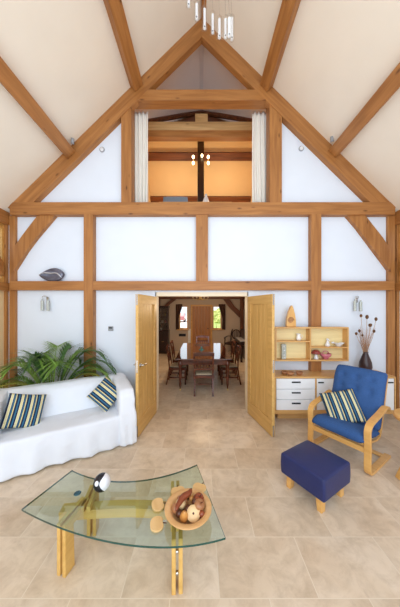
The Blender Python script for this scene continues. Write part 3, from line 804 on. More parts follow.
# dining table
TY0,TY1,TX = 4.97,7.3,.088
e = empty('dining_table',(TX,(TY0+TY1)/2,0)); tag(e,'long polished mahogany dining table on turned legs','table')
L2=(TY1-TY0)/2; hw=.635
b_=B(); box(b_,-L2,L2,-hw,hw,.725,.75); o=mk('tabletop',b_,M['polished'],e,rot=(0,0,PI/2),bevel=.01)
b_=B(); 
for (x0,x1,y0,y1) in ((-hw+.08,-hw+.105,-L2+.1,L2-.1),(hw-.105,hw-.08,-L2+.1,L2-.1),(-hw+.105,hw-.105,-L2+.1,-L2+.125),(-hw+.105,hw-.105,L2-.125,L2-.1)): box(b_,x0,x1,y0,y1,.6,.725)
mk('apron',b_,M['mahogany'],e)
for sx in (-1,1):
    for sy in (-1,1):
        b_=B(); lathe(b_,[(0,.05),(.016,.05),(.02,.1),(.03,.16),(.026,.2),(.034,.34),(.042,.48),(.036,.54),(.05,.57),(.05,.6),(.05,.725),(0,.725)],16,(sx*(hw-.1),sy*(L2-.14),0)); l=mk('leg',b_,M['mahogany'],e,smooth=True)
        b_=B(); tube(b_,[(sx*(hw-.1)-.012,sy*(L2-.14),.028),(sx*(hw-.1)+.012,sy*(L2-.14),.028)],.028,14); tube(b_,[(sx*(hw-.1),sy*(L2-.14),.03),(sx*(hw-.1),sy*(L2-.14),.06)],.014,8); mk('castor',b_,M['brass'],l)

def dining_chair(label):
    e = empty('dining_chair'); tag(e,label,'chair','dining chairs round the table')
    # local: seat front towards +Y, back at -Y
    for s in (-1,1):
        b_=B(); lathe(b_,[(0,0),(.017,0),(.02,.2),(.023,.36),(.023,.42),(0,.42)],8,(s*.19,.19,0)); mk('leg',b_,M['mahogany'],e,smooth=True)
        b_=B(); strip(b_, catmull([(s*.18,-.27,0),(s*.18,-.22,.25),(s*.18,-.2,.45),(s*.185,-.23,.7),(s*.19,-.27,.92)],4),(.034,0,0),.03); mk('leg',b_,M['mahogany'],e)
    b_=B(); box(b_,-.21,.21,-.2,.21,.36,.42); mk('seat_frame',b_,M['mahogany'],e,bevel=.006)
    b_=B(); pad(b_,[(0,-.19+.39*i/10,.435) for i in range(11)],.40,.05,nu=10); mk('seat',b_,M['seat_pale'],e,smooth=True)
    b_=B(); strip(b_, [(-.2,-.262,.88),(-.1,-.275,.9),(0,-.28,.905),(.1,-.275,.9),(.2,-.262,.88)],(0,0,.075),.022)
    strip(b_,[(-.18,-.213,.56),(0,-.22,.56),(.18,-.213,.56)],(0,0,.035),.018)
    strip(b_,[(-.18,-.243,.76),(0,-.25,.76),(.18,-.243,.76)],(0,0,.03),.018)
    for i in range(5):
        x=-.12+i*.06; strip(b_,[(x,-.216,.56),(x,-.232,.68),(x,-.248,.77)],(.016,0,0),.012)
    mk('backrest',b_,M['mahogany'],e)
    b_=B(); box(b_,-.19,-.175,-.2,.18,.16,.19); box(b_,.175,.19,-.2,.18,.16,.19); box(b_,-.18,.18,-.02,0,.165,.185); mk('stretcher',b_,M['mahogany'],e)
    return e
ch = dining_chair('dark wood dining chair at the near end of the table, its slatted back towards us')
ch.location=(.08,5.05,0); ch.scale=(1.08,1,1)
for x,y,r,l in ((-.55,5.72,-PI/2,'dark dining chair on the left side of the table, the nearer one'),(-.55,6.5,-PI/2,'dark dining chair on the left side of the table, the farther one'),
              (.725,5.72,PI/2,'dark dining chair on the right side of the table, the nearer one'),(.725,6.5,PI/2,'dark dining chair on the right side of the table, the farther one'),
              (.09,7.5,PI,'dark dining chair at the far end of the table')):
    c = dup(ch,(x,y,0),r); c['label']=l
# centrepiece
e = empty('dish_stand',(W(201.5,0,6.1).x,6.1,.75)); tag(e,'turquoise glass stand with a wide shallow dish on the dining table','dish')
b_=B(); lathe(b_,[(0,0),(.07,0),(.06,.015),(.022,.03),(.028,.06),(.02,.09),(0,.09)],16); mk('stand',b_,M['teal_glass'],e,smooth=True)
b_=B(); lathe(b_,[(0,.09),(.1,.095),(.2,.12),(.21,.135),(.2,.13),(.1,.105),(0,.1)],24); mk('dish',b_,M['clear_glass'],e,smooth=True)
# chandelier in dining room
e = empty('chandelier',(W(200.5,0,6.0).x,6.0,2.08)); tag(e,'brass candle chandelier hanging in the dining room above the table','chandelier')
b_=B(); tube(b_,[(0,0,.05),(0,0,.42)],.012,8); lathe(b_,[(0,0),(.03,.02),(.04,.06),(.02,.1),(0,.11)],12,(0,0,0))
for k in range(6):
    a=2*PI*k/6; c_,s_=math.cos(a),math.sin(a); tube(b_,catmull([(.02*c_,.02*s_,.05),(.1*c_,.1*s_,.01),(.19*c_,.19*s_,.04),(.2*c_,.2*s_,.07)],4),.008,6)
mk('frame',b_,M['brass'],e,smooth=True)
for k in range(6):
    a=2*PI*k/6; b_=B(); tube(b_,[(.2*math.cos(a),.2*math.sin(a),.07),(.2*math.cos(a),.2*math.sin(a),.16)],.013,8); c=mk('candle_tube',b_,M['cream_paint'],e)
    b_=B(); ball(b_,(.2*math.cos(a),.2*math.sin(a),.185),.016,sz=1.6,seg=8,rg=6); mk('bulb',b_,M['bulb'],c,smooth=True)
# dark piano-like cupboard on the right, things on top
PX,PY = W(242.5,0,8.3).x,8.42
e = empty('upright_piano',(PX+.12,PY,0)); tag(e,'black upright piano against the right wall of the dining room','piano')
b_=B(); box(b_,-.05,.3,-.6,.6,0,1.02); mk('body',b_,M['ebony'],e,bevel=.006)
b_=B(); box(b_,-.29,-.05,-.6,.6,.6,.72); mk('key_bed',b_,M['ebony'],e,bevel=.006)
b_=B(); box(b_,-.27,-.06,-.55,.55,.72,.735); mk('keys',b_,M['ceramic'],e)
b_=B(); box(b_,-.08,.32,-.62,.62,1.02,1.05); mk('lid',b_,M['ebony'],e,bevel=.004)
for s in (-1,1):
    b_=B(); box(b_,-.27,-.21,s*.55-.03,s*.55+.03,0,.6); mk('leg',b_,M['ebony'],e,bevel=.004)
for i,(dy,h,mm,l) in enumerate(((-.4,.2,'chrome','silver photo frame on the near end of the piano'),(-.12,.16,'brass','brass photo frame on the middle of the piano'),(.2,.22,'chrome','tall silver photo frame on the far end of the piano'))):
    f=empty('photo_frame',(PX+.2,PY+dy,1.05),-.9+.4*i); tag(f,l,'photo frame')
    b_=B(); w_=.07; box(b_,-w_,w_,-.008,.008,0,.015); box(b_,-w_,w_,-.008,.008,h-.015,h); box(b_,-w_,-w_+.015,-.008,.008,.015,h-.015); box(b_,w_-.015,w_,-.008,.008,.015,h-.015); mk('border',b_,M[mm],f)
    b_=B(); box(b_,-w_+.015,w_-.015,-.003,.003,.015,h-.015); mk('photo',b_,M['picture'],f)
# open armchair by the piano
e = empty('armchair',(W(232.8,0,9.42).x,9.42,0),2.5); tag(e,'dark carved open armchair standing by the piano in the dining room','chair')
for s in (-1,1):
    b_=B(); strip(b_,catmull([(s*.25,.24,0),(s*.25,.25,.2),(s*.25,.23,.4),(s*.25,.21,.64)],4),(.035,0,0),.035); mk('leg',b_,M['ebony'],e)
    b_=B(); strip(b_,catmull([(s*.22,-.32,0),(s*.22,-.25,.25),(s*.22,-.23,.45),(s*.23,-.28,.75),(s*.2,-.34,.98)],4),(.035,0,0),.035); mk('leg',b_,M['ebony'],e)
    b_=B(); strip(b_,catmull([(s*.235,-.27,.68),(s*.27,-.05,.7),(s*.27,.15,.67),(s*.26,.26,.64)],4),(.04,0,0),.03); mk('arm',b_,M['ebony'],e)
b_=B(); box(b_,-.26,.26,-.25,.25,.38,.44); mk('seat_frame',b_,M['ebony'],e,bevel=.005)
b_=B(); pad(b_,[(0,-.23+.46*i/8,.46) for i in range(9)],.48,.07,nu=8); mk('seat',b_,M['curtain_brown'],e,smooth=True)
b_=B(); ringp=[(.19*math.cos(a),-.3-.06*(math.sin(a)*.5),.76+.2*math.sin(a)) for a in [2*PI*k/20 for k in range(21)]]; tube(b_,ringp,.022,6)
for k in range(3): tube(b_,[(-.07+.07*k,-.29,.57),(-.07+.07*k,-.33,.95)],.012,6)
mk('backrest',b_,M['ebony'],e)
# framed picture on right dining wall
e=empty('picture_frame',(DXR-.012,8.9,1.55),0); tag(e,'framed picture on the right wall of the dining room above the piano','picture')
b_=B(); box(b_,-.02,.012,-.3,-.26,-.35,.35); box(b_,-.02,.012,.26,.3,-.35,.35); box(b_,-.02,.012,-.26,.26,.31,.35); box(b_,-.02,.012,-.26,.26,-.35,-.31); mk('border',b_,M['frame_oak'],e)
b_=B(); box(b_,-.006,.008,-.26,.26,-.31,.31); mk('print',b_,M['picture'],e)

# ---- outside, seen through the far windows
bm=B(); box(bm,-30,30,YD+.3,60,-.2,-.05); struct(mk('ground',bm,M['drive']),'pale gravel drive outside the far windows','ground')
bm=B(); box(bm,1.0,14,13.5,40,-.06,.0); struct(mk('lawn',bm,M['lawn']),'sunlit lawn outside the far right window','lawn')
def bush(loc,r,label):
    b_=B(); bmesh.ops.create_icosphere(b_,subdivisions=4,radius=r)
    rnd=random.Random(int(loc[0]*10))
    for v in b_.verts:
        n=v.co.normalized(); v.co+=n*r*.14*math.sin(9*n.x+loc[0])*math.sin(8*n.y)*math.sin(10*n.z+1)+n*rnd.uniform(-.06,.06)*r
        v.co.z=max(v.co.z*.85,-r*.5)
    tag(mk('bush',b_,M['bush'],loc=loc),label,'bush')
bush((3.2,30,.1),1.3,'yellow-green bush outside the far right window, the lower one')
bush((3.4,38,.4),1.7,'tall yellow-green bush outside the far right window')
e=empty('car',(-3.0,34,-.05),PI/2); tag(e,'red car parked outside the far left window','car')
b_=B(); prism(b_,[(-2,.3),(2,.3),(2.02,.6),(1.9,.78),(1.0,.88),(.55,1.3),(-.9,1.32),(-1.5,.95),(-1.95,.85),(-2.05,.55)],-.8,.8); mk('body',b_,M['car_red'],e,bevel=.06)
b_=B(); prism(b_,[(.9,.9),(.5,1.26),(-.85,1.27),(-1.35,.93)],-.81,.81); mk('side_window',b_,M['black'],e)
for x in (-1.25,1.25):
    for y in (-.72,.72):
        b_=B(); tube(b_,[(x,y-.1,.31),(x,y+.1,.31)],.31,20); wv=mk('wheel',b_,M['tyre'],e)
        b_=B(); tube(b_,[(x,y-.11,.31),(x,y+.11,.31)],.18,12); mk('hub_cap',b_,M['chrome'],wv)

# ------------------------------------------------------------------ sofa under a white throw
SR = math.radians(30)
sofa = empty('sofa',(-.87,3.10,0),SR); tag(sofa,'two-seat sofa covered with a loose white throw, in front of the palm','sofa')
def drape(name, fill, vox=.022, it=10, wr=.02):
    b_=B(); fill(b_); o=mk(name,b_,M['sheet'],sofa)
    r=o.modifiers.new('merge','REMESH'); r.mode='VOXEL'; r.voxel_size=vox; r.use_smooth_shade=True
    s=o.modifiers.new('smooth','SMOOTH'); s.factor=.5; s.iterations=it
    t=bpy.data.textures.new('folds','CLOUDS'); t.noise_scale=.22; t.noise_depth=2
    d=o.modifiers.new('wrinkles','DISPLACE'); d.texture=t; d.strength=wr; d.mid_level=.5
    t2=bpy.data.textures.new('crumple','CLOUDS'); t2.noise_scale=.07
    d2=o.modifiers.new('crumples','DISPLACE'); d2.texture=t2; d2.strength=wr*.35; d2.mid_level=.5
    return o
def wavy_skirt(b_, x0,x1,y,z0,z1,th=.05):
    n=40; rows=[]
    for k in range(n+1):
        x=x0+(x1-x0)*k/n; w=.014*math.sin(k*.9)+.012*math.sin(k*.37+1)
        rows.append([b_.verts.new(p) for p in ((x,y-.02+w*1.6,z0+.004*math.sin(k*.5)),(x,y+th,z0),(x,y+th,z1),(x,y+.02,z1))])
    for a,b in zip(rows,rows[1:]):
        for k in range(4): b_.faces.new((a[k],a[(k+1)%4],b[(k+1)%4],b[k]))
    b_.faces.new(rows[0]); b_.faces.new(rows[-1][::-1])
SLN=1.70
def seat_fill(b_):
    box(b_,-SLN+.12,-.12,.05,.62,.05,.41); wavy_skirt(b_,-SLN+.08,-.06,.02,.012,.40,.1)
def back_fill(b_):
    prism(b_,[(.50,.36),(.86,.02),(.92,.02),(.92,.74),(.86,.78),(.74,.78),(.66,.72)],-SLN+.02,-.02,'x')
def arm_fill(x0,x1,front=0.0):
    def f(b_):
        prism(b_,[(.03,.012),(.9,.012),(.9,.74),(.8,.78),(.5,.76),(.16,.735),(.07,.66),(.05,.5)],x0,x1,'x')
        wavy_skirt(b_,x0-.015,x1+.015,.005,.012,.45,.08)
    return f
drape('seat',seat_fill)
drape('backrest',back_fill)
drape('armrest',arm_fill(-.21,.0))
drape('armrest',arm_fill(-SLN,-SLN+.21))

def pillow(name, loc, rot, size, label, mat, th=.15):
    b_=B(); pad(b_,[(0,-size/2+size*i/22,0) for i in range(23)],size,th,nu=22,pinch=.045,edge=.55)
    o=mk(name,b_,mat,smooth=True); o.matrix_basis=Matrix.Translation(loc)@rot; tag(o,label,'cushion','striped cushions'); return o
def frame(xa, na, roll=0):
    """rotation whose Z points along na and X near xa, then rolled"""
    z=Vector(na).normalized(); x=Vector(xa); x=(x-z*x.dot(z)).normalized(); y=z.cross(x)
    return Matrix((x,y,z)).transposed().to_4x4()@Matrix.Rotation(roll,4,'Z')
e1=Vector((math.cos(SR),math.sin(SR),0)); nb=Vector((-math.sin(SR),math.cos(SR),0))
def sofa_pt(x,y,z): return Vector((-.87,3.10,0))+e1*x+nb*y+Vector((0,0,z))
pillow('cushion', sofa_pt(-1.28,.40,.59), frame(e1*.96+nb*-.1,-nb*.8+e1*.25+Vector((0,0,.42)),-.12), .40, 'striped blue and cream cushion at the left end of the sofa', M['stripe'])
pillow('cushion', sofa_pt(-.34,.40,.62), frame(e1,-nb*.8-e1*.2+Vector((0,0,.45)),.72), .36, 'striped blue and cream cushion tilted on its corner, nearest the open door', M['stripe_diag'])

# ------------------------------------------------------------------ palm
px,py = -2.32,3.53
palm = empty('potted_palm',(px,py,0)); tag(palm,'large potted palm with arching fronds behind the white sofa','plant')
b_=B(); lathe(b_,[(0,0),(.13,0),(.17,.3),(.18,.32),(.165,.32),(.15,.28),(0,.28)],24); mk('pot',b_,M['pot'],palm,smooth=True)
rnd=random.Random(11)
def frond(az, length, rise, droop, mat, leaf=.26, start=.3):
    b_=B()
    d=Vector((math.cos(az),math.sin(az),0)); side=Vector((-d.y,d.x,0))
    pts=[]; n=16
    for i in range(n+1):
        t=i/n; r=length*(t**1.15)*.8; z=start+rise*math.sin(min(t*1.25,1.6)*PI/2*.8)-droop*t**3
        pts.append(d*(r+.03)+Vector((0,0,z)))
    tube(b_,pts,[.009*(1-.75*i/n) for i in range(n+1)],5)
    for i in range(4,n*2+1):
        t=i/(n*2); k=min(int(t*n),n-1); f=t*n-k; p=pts[k].lerp(pts[k+1],f); tg=(pts[k+1]-pts[k]).normalized()
        if t<.3: continue
        ll=leaf*(.5+.9*math.sin(min(1,(t-.25)/.75)*PI*.8))*rnd.uniform(.85,1.1)
        for s in (-1,1):
            dirv=(side*s*.75+tg*.75+Vector((0,0,.18))).normalized()
            wv=dirv.cross(Vector((0,0,1))).normalized()
            prev=None
            for j in range(5):
                q=j/4; c=p+dirv*ll*q+Vector((0,0,-.33*ll*q*q)); w=.0115*(1-q)**.6*(1 if j else .5)+.0006
                a=b_.verts.new(c+wv*w); bb=b_.verts.new(c-wv*w)
                if prev: b_.faces.new((prev[0],prev[1],bb,a))
                prev=(a,bb)
    for v in b_.verts:
        if v.co.y > .40: v.co.y = .40+.12*math.tanh((v.co.y-.40)/.3)*.8
        if v.co.x < -.95: v.co.x = -.95-.12*math.tanh((-.95-v.co.x)/.3)*.9
    mk('frond',b_,mat,palm)
mats=['frond','frond_dark','frond','frond_yellow','frond_dark']
fans=[(.22,1.0,.84,.32),(.34,1.02,.98,.34),(.5,.85,.86,.30),(.7,.6,1.0,.15),(.42,.8,1.08,.22),(.36,.92,.72,.32),(.62,.75,.7,.30),
      (2.9,.95,.82,.32),(3.2,1.0,.70,.36),(3.4,1.0,.66,.38),(2.7,.75,.95,.2),(3.3,.8,.90,.25),(3.5,1.1,.56,.36),(3.2,1.02,.50,.30),(3.35,.95,.42,.28),(3.0,.85,.55,.36),
      (1.2,.42,1.0,.05),(1.9,.42,1.02,.05),(-1.3,.36,1.06,.10),(-1.9,.36,1.02,.10),(-.8,.55,.98,.16),(-2.4,.55,.95,.16),(.9,.5,.85,.12),(2.3,.55,.8,.12),
      (-1.0,.32,.86,.06),(-2.1,.32,.86,.06),(-1.6,.30,.92,.05)]
for k,(az,l,r,d) in enumerate(fans):
    frond(az,l,r*.95,d,M['frond_yellow'] if k in (5,9,12,13,14) else M[mats[k%3]],leaf=.27)

# ------------------------------------------------------------------ coffee table
GZ=.365; GT=.014
ct=empty('coffee_table',(-.5,1.75,0)); tag(ct,'low glass-topped coffee table with a curved top on pale wooden slab legs','table')
off=Vector((-.5,1.75,0))
def gp(px_,py_):
    p=W(px_,py_,F*(EYE-GZ-GT)/(py_-HOR)); return p
LT,RT,RB,LB=gp(21.5,509),gp(225.6,537.4),gp(197,464.4),gp(72,470)
fm=gp(122,543.2); bmid=gp(130,481)
def arc(a,m,b,n=24):
    c=m*2-(a+b)*.5
    return [a*(1-t)**2+c*2*t*(1-t)+b*t*t for t in [i/n for i in range(n+1)]]
outline=arc(LT,fm,RT)+arc(RB,bmid,LB)
poly=[(p.x-off.x,p.y-off.y) for p in outline]
b_=B(); prism(b_,poly,GZ,GZ+GT,'z')
b_.faces.ensure_lookup_table()
for f in b_.faces[2:]: f.material_index=1
mk('glass_top',b_,[M['table_glass'],M['glass_edge']],ct)
def slab_leg(front, back, name_label, studs):
    """two parallel slabs: upright at front and at back joined by a bar under the glass"""
    fx,fy=front; bx,by=back
    ang=math.atan2(by-fy,bx-fx); L=math.hypot(bx-fx,by-fy)
    mt=Matrix.Translation((fx-off.x,fy-off.y,0))@Matrix.Rotation(ang,4,'Z')
    for s in (-1,1):
        y0,y1=(.009,.036) if s>0 else (-.036,-.009)
        b_=B(); prism(b_,[(0,0),(.085,0),(.075,GZ-.06),(L,GZ-.05),(L,GZ-.004),(0,GZ-.004)],y0,y1)
        o=mk('leg',b_,M['table_wood'],ct,bevel=.003); o.matrix_basis=mt
    for z in studs:
        for xq in (.012,):
            b_=B(); tube(b_,[(xq,-.010,z),(xq,-.008,z),(xq,.008,z),(xq,.010,z)],[.008,.013,.013,.008],12)
            o=mk('spacer_bolt',b_,M['chrome'],ct,smooth=True); o.matrix_basis=mt
lf=W(61,577,F*EYE/(577-HOR)); rf=W(177,597,F*EYE/(597-HOR))
slab_leg((lf.x,lf.y),(-.905,1.79),'',())
slab_leg((-.895,1.92),(-.865,1.70),'',())
slab_leg((rf.x,rf.y+.01),(-.18,1.79),'',(.27,.13))
slab_leg((-.215,1.96),(-.20,1.80),'',(.27,.13))
# curved rail that joins the leg frames
ap=[(-1.07,1.745),(-.85,1.765),(-.6,1.78),(-.4,1.775),(-.22,1.755),(-.08,1.73)]
ap=[(x-off.x,y-off.y,GZ-.085) for x,y in ap]
b_=B(); strip(b_,catmull(ap,5),(0,0,.07),.085); mk('curved_rail',b_,M['table_wood'],ct,bevel=.003)
c=gp(77.5,493.5); b_=B(); lathe(b_,[(0,0),(.025,0),(.028,.003),(.02,.007),(0,.008)],20,(c.x-off.x,c.y-off.y,GZ+GT)); mk('fixing_disc',b_,pm('bluish_metal',rgb(60,96,108),.2,metal=.6,noise=.1),ct,smooth=True)

GS=GZ+GT+.0005
# swirl ball
c=gp(102,490.5)
b_=B(); ball(b_,(0,0,0),.066,seg=32,rg=20)
tag(mk('ornamental_ball',b_,M['swirl'],loc=(c.x,c.y,GS+.066),smooth=True,rot=(0,.15,0)),'glossy black and white swirled ball on the glass coffee table','ornament')
# bowl
BZ=GS; yb=F*(EYE-GS-.085)/(509-HOR)
bc=Vector(((188-200)/F*yb,yb+.028,GS))
b_=B(); lathe(b_,[(0,0),(.055,0),(.06,.004),(.11,.04),(.16,.066),(.166,.074),(.162,.079),(.132,.078),(.124,.072),(.10,.04),(.07,.018),(0,.012)],48)
tag(mk('fruit_bowl',b_,M['bowl_wood'],loc=bc,smooth=True),'wide-rimmed turned wooden bowl of carved fruit on the glass table','bowl')
def coaster(px_,py_,rot,label,r=.052):
    c=gp(px_,py_); e=empty('coaster',(c.x,c.y,GS),rot); tag(e,label,'coaster','apple shaped coasters round the bowl')
    pts=[]
    for k in range(40):
        a=2*PI*k/40; rr=r*(1-.24*max(0,math.cos(a-PI/2))**10-.10*max(0,math.cos(a+PI/2))**8); pts.append((rr*1.08*math.cos(a),rr*.98*math.sin(a)))
    b_=B(); prism(b_,pts,0,.013,'z'); mk('apple_disc',b_,M['coaster'],e,bevel=.003)
    b_=B(); tube(b_,[(0,r*.7,.006),(.004,r*.95,.006),(.012,r*1.2,.007)],.0035,6); mk('stem',b_,M['fruit_dark'],e)
coaster(178,492,.3,'apple shaped wooden coaster behind the bowl, on its left')
coaster(199.5,488.5,-.4,'apple shaped wooden coaster behind the bowl, on its right')
coaster(158,505.5,-1.2,'apple shaped wooden coaster left of the bowl, the farther one')
coaster(157,525,-1.3,'apple shaped wooden coaster left of the bowl, the nearer one')
# carved fruit
def fruit(kind, dx, dy, dz, r, mat, label, rot=(0,0,0)):
    r *= 1.12; dz -= .012
    e_name={'apple':'carved_apple','pear':'carved_pear','plum':'carved_plum','banana':'carved_banana','half':'carved_apple_half'}[kind]
    loc=(bc.x+dx,bc.y+dy,bc.z+dz)
    b_=B()
    if kind=='apple': prof=[(0,-.86*r),(.3*r,-.92*r),(.7*r,-.72*r),(.97*r,-.15*r),(.98*r,.2*r),(.75*r,.72*r),(.4*r,.88*r),(.12*r,.78*r),(0,.66*r)]
    elif kind=='pear': prof=[(0,-r),(.4*r,-.97*r),(.85*r,-.6*r),(.95*r,-.1*r),(.75*r,.5*r),(.45*r,1.0*r),(.3*r,1.4*r),(0,1.55*r)]
    elif kind=='half': prof=[(0,-.8*r),(.5*r,-.72*r),(.92*r,-.3*r),(r,0),(.98*r,.05*r),(.3*r,.06*r),(0,.02*r)]
    else: prof=[(r*math.sin(PI*i/8),-1.1*r*math.cos(PI*i/8)) for i in range(9)]
    if kind=='banana':
        tube(b_,catmull([(-.085,-.03,0),(-.045,.0,.006),(0,.02,.01),(.05,.028,.006),(.085,.055,0)],5),[.006+.016*math.sin(PI*i/20)**.7 for i in range(21)],10)
    else: lathe(b_,prof,20)
    o=mk(e_name,b_,mat,loc=loc,rot=rot,smooth=True); tag(o,label,'carved fruit','carved wooden fruit in the bowl')
    if kind in ('apple','pear'):
        s=B(); z0=.62*r if kind=='apple' else 1.45*r; tube(s,[(0,0,z0),(.003,0,z0+.35*r),(.008,0,z0+.6*r)],.003,6); mk('stem',s,M['fruit_dark'],o)
    if kind=='half':
        s=B(); ball(s,(0,0,.03*r),.16*r,sz=.5,seg=8,rg=6); mk('core',s,M['fruit_dark'],o)
    return o
fruit('half',.038,-.052,.088,.042,M['fruit_pale'],'pale halved wooden apple showing its dark core, at the front of the bowl',(.75,.1,0))
fruit('pear',-.025,-.06,.076,.029,M['fruit_gold'],'small golden wooden pear at the front of the bowl',(.3,.1,0))
fruit('apple',.072,.045,.10,.036,M['fruit_red'],'glossy red-brown wooden apple at the back right of the bowl',(.2,.3,0))
fruit('apple',.076,-.002,.100,.034,M['fruit_tan'],'mid-brown wooden apple at the right of the bowl',(.3,.5,0))
fruit('banana',-.024,.006,.128,.02,M['fruit_red'],'long brown wooden banana lying over the other fruit',(0,-.1,.55))
fruit('plum',-.055,.022,.088,.032,M['fruit_pale'],'pale oval wooden fruit under the banana',(1.2,0,.9))
fruit('plum',-.088,-.008,.082,.026,M['fruit_tan'],'tan wooden plum at the left of the bowl')
fruit('plum',-.06,-.042,.078,.021,M['fruit_dark'],'small dark wooden plum at the front left of the bowl')
fruit('plum',-.066,.062,.09,.019,M['fruit_tan'],'small tan wooden nut at the back left of the bowl')
fruit('plum',-.022,.075,.092,.023,M['fruit_dark'],'dark wooden plum at the back of the bowl')
fruit('plum',.02,.06,.096,.016,M['fruit_gold'],'tiny golden wooden nut at the back of the bowl')
fruit('plum',.045,.022,.105,.019,M['fruit_dark'],'small dark wooden plum in the middle of the bowl')
fruit('plum',.0,-.02,.085,.024,M['fruit_dark'],'dark wooden plum tucked under the banana')
fruit('plum',-.03,.045,.09,.022,M['fruit_tan'],'tan wooden nut behind the banana')
fruit('plum',.095,-.045,.075,.02,M['fruit_red'],'red-brown wooden plum at the front right of the bowl')
fruit('plum',.035,.0,.06,.03,M['fruit_tan'],'brown wooden plum deep in the middle of the bowl')

# ------------------------------------------------------------------ bentwood armchair
def bent_chair(loc, ang, label, cushion=True):
    """local: x across (viewer side +x), y backwards, z up; origin between the front feet"""
    e=empty('armchair',loc,ang); tag(e,label,'armchair')
    wd=.328
    for s in (-1,1):
        path=catmull([(0,.60,.016),(0,.3,.014),(0,.08,.016),(0,.012,.04),(0,-.005,.12),(0,.005,.28),(0,.0,.42),(0,.0,.49),(0,.045,.548),(0,.13,.572),(0,.32,.60),(0,.5,.635),(0,.57,.62),(0,.60,.57)],5)
        b_=B(); strip(b_,[Vector((s*wd,p.y,p.z)) for p in path],(.068,0,0),.03)
        mk('side_frame',b_,M['maple'],e,bevel=.004)
        # inner rail carrying seat and back
        rail=catmull([(0,.0,.33),(0,.2,.285),(0,.42,.25),(0,.52,.30),(0,.60,.5),(0,.68,.74),(0,.75,.94)],5)
        b_=B(); strip(b_,[Vector((s*(wd-.055),p.y,p.z)) for p in rail],(.03,0,0),.024); mk('seat_rail',b_,M['maple'],e,bevel=.003)
    b_=B(); box(b_,-wd+.02,wd-.02,.0,.024,.235,.295); mk('cross_bar',b_,M['maple'],e,bevel=.004)
    b_=B(); box(b_,-wd+.02,wd-.02,.50,.56,.006,.03); mk('cross_bar',b_,M['maple'],e,bevel=.004)
    b_=B()
    for t in (.52,.62,.72,.82): box(b_,-.26,.26,.60+(t-.52)*.35,.612+(t-.52)*.35,t,t+.05)
    mk('back_slat',b_,M['maple'],e)
    # cushions
    b_=B(); pad(b_,catmull([(0,-.045,.355),(0,.05,.388),(0,.2,.365),(0,.35,.335),(0,.47,.315)],5),.61,.14,nu=24,rnd=.08,power=4,edge=.45)
    mk('seat',b_,M['blue_fabric'],e,smooth=True)
    dm=[(u,v,.028,.13) for v,us in ((-.1,(-.55,0,.55)),(.35,(-.55,0,.55))) for u in us]
    b_=B(); pad(b_,catmull([(0,.44,.34),(0,.475,.5),(0,.555,.72),(0,.60,.86),(0,.645,.95),(0,.70,1.02)],7),.62,.16,nu=30,rnd=.10,power=4,edge=.45,dimples=[(u,v,-d,r) if False else (u,v,d,r) for u,v,d,r in dm])
    bk=mk('backrest',b_,M['blue_fabric'],e,smooth=True)
    bts=catmull([(0,.44,.34),(0,.47,.5),(0,.545,.72),(0,.62,.92),(0,.655,1.0)],7); n=len(bts)-1
    return e
CR=math.atan2(-.83,.555)            # x axis of the chair, from its far side to its near side
back=Vector((-math.sin(CR),math.cos(CR),0))
bent_chair((1.675,2.775,0),CR,'blue cushioned bentwood armchair with a striped cushion, beside the sideboard')
st=empty('side_table',(2.485,2.46,0)); tag(st,'small round wooden side table cut off by the right edge of the picture','side table')
b_=B(); lathe(b_,[(0,.60),(.27,.60),(.292,.615),(.296,.635),(.286,.65),(0,.652)],48); mk('tabletop',b_,M['maple'],st,smooth=False,bevel=.003)
for k in range(3):
    a=PI+2*PI*k/3; c_,s_=math.cos(a),math.sin(a)
    b_=B(); strip(b_,catmull([(.10*c_,.10*s_,.585),(.155*c_,.155*s_,.57),(.18*c_,.18*s_,.45),(.215*c_,.215*s_,.25),(.325*c_,.325*s_,0)],5),(-s_*.06,c_*.06,0),.028); mk('leg',b_,M['maple'],st,bevel=.004)
cx=Vector((math.cos(CR),math.sin(CR),0))
cc=Vector((1.675,2.775,0))
pillow('cushion', cc-cx*.06+back*.27+Vector((0,0,.565)), frame(Vector((.93,-.25,.22)),Vector((-.42,-.70,.62)),.0), .42, 'striped blue and cream cushion on the blue armchair', M['stripe'],th=.13)

# ------------------------------------------------------------------ footstool
FA=math.atan2(.24,.388)
fs=empty('footstool',(1.165,2.30,0),FA); tag(fs,'navy leather footstool on pale wooden feet in front of the blue armchair','footstool')
b_=B()
hx,hy=.232,.230; N=14
def rbox(b_):
    g=[[None]*(N+1) for _ in range(N+1)]
    box(b_,-hx,hx,-hy,hy,.135,.345)
rbox(b_)
bmesh.ops.subdivide_edges(b_,edges=b_.edges[:],cuts=9,use_grid_fill=True)
for v in b_.verts:
    if v.co.z>.34: v.co.z+=.028*(1-(v.co.x/hx)**2)*(1-(v.co.y/hy)**2)
    zz=(v.co.z-.24)/.105
    v.co.x*=1+.02*(1-zz*zz); v.co.y*=1+.02*(1-zz*zz)
o=mk('upholstered_top',b_,M['navy_leather'],fs,smooth=True); bv=o.modifiers.new('edges','BEVEL'); bv.width=.018; bv.segments=3; bv.angle_limit=1.0
for sx in (-1,1):
    for sy in (-1,1):
        b_=B(); x,y=sx*(hx-.075),sy*(hy-.075)
        vs=[]
        for z,k,w in ((0,.010,.023),(.145,0,.030)):
            vs.append([b_.verts.new((x+sx*k+a*w*1.25,y+sy*k+b*w,z)) for a,b in ((-1,-1),(1,-1),(1,1),(-1,1))])
        b_.faces.new(vs[0][::-1]); b_.faces.new(vs[1])
        for k in range(4): b_.faces.new((vs[0][k],vs[0][(k+1)%4],vs[1][(k+1)%4],vs[1][k]))
        mk('leg',b_,M['maple'],fs,bevel=.004)

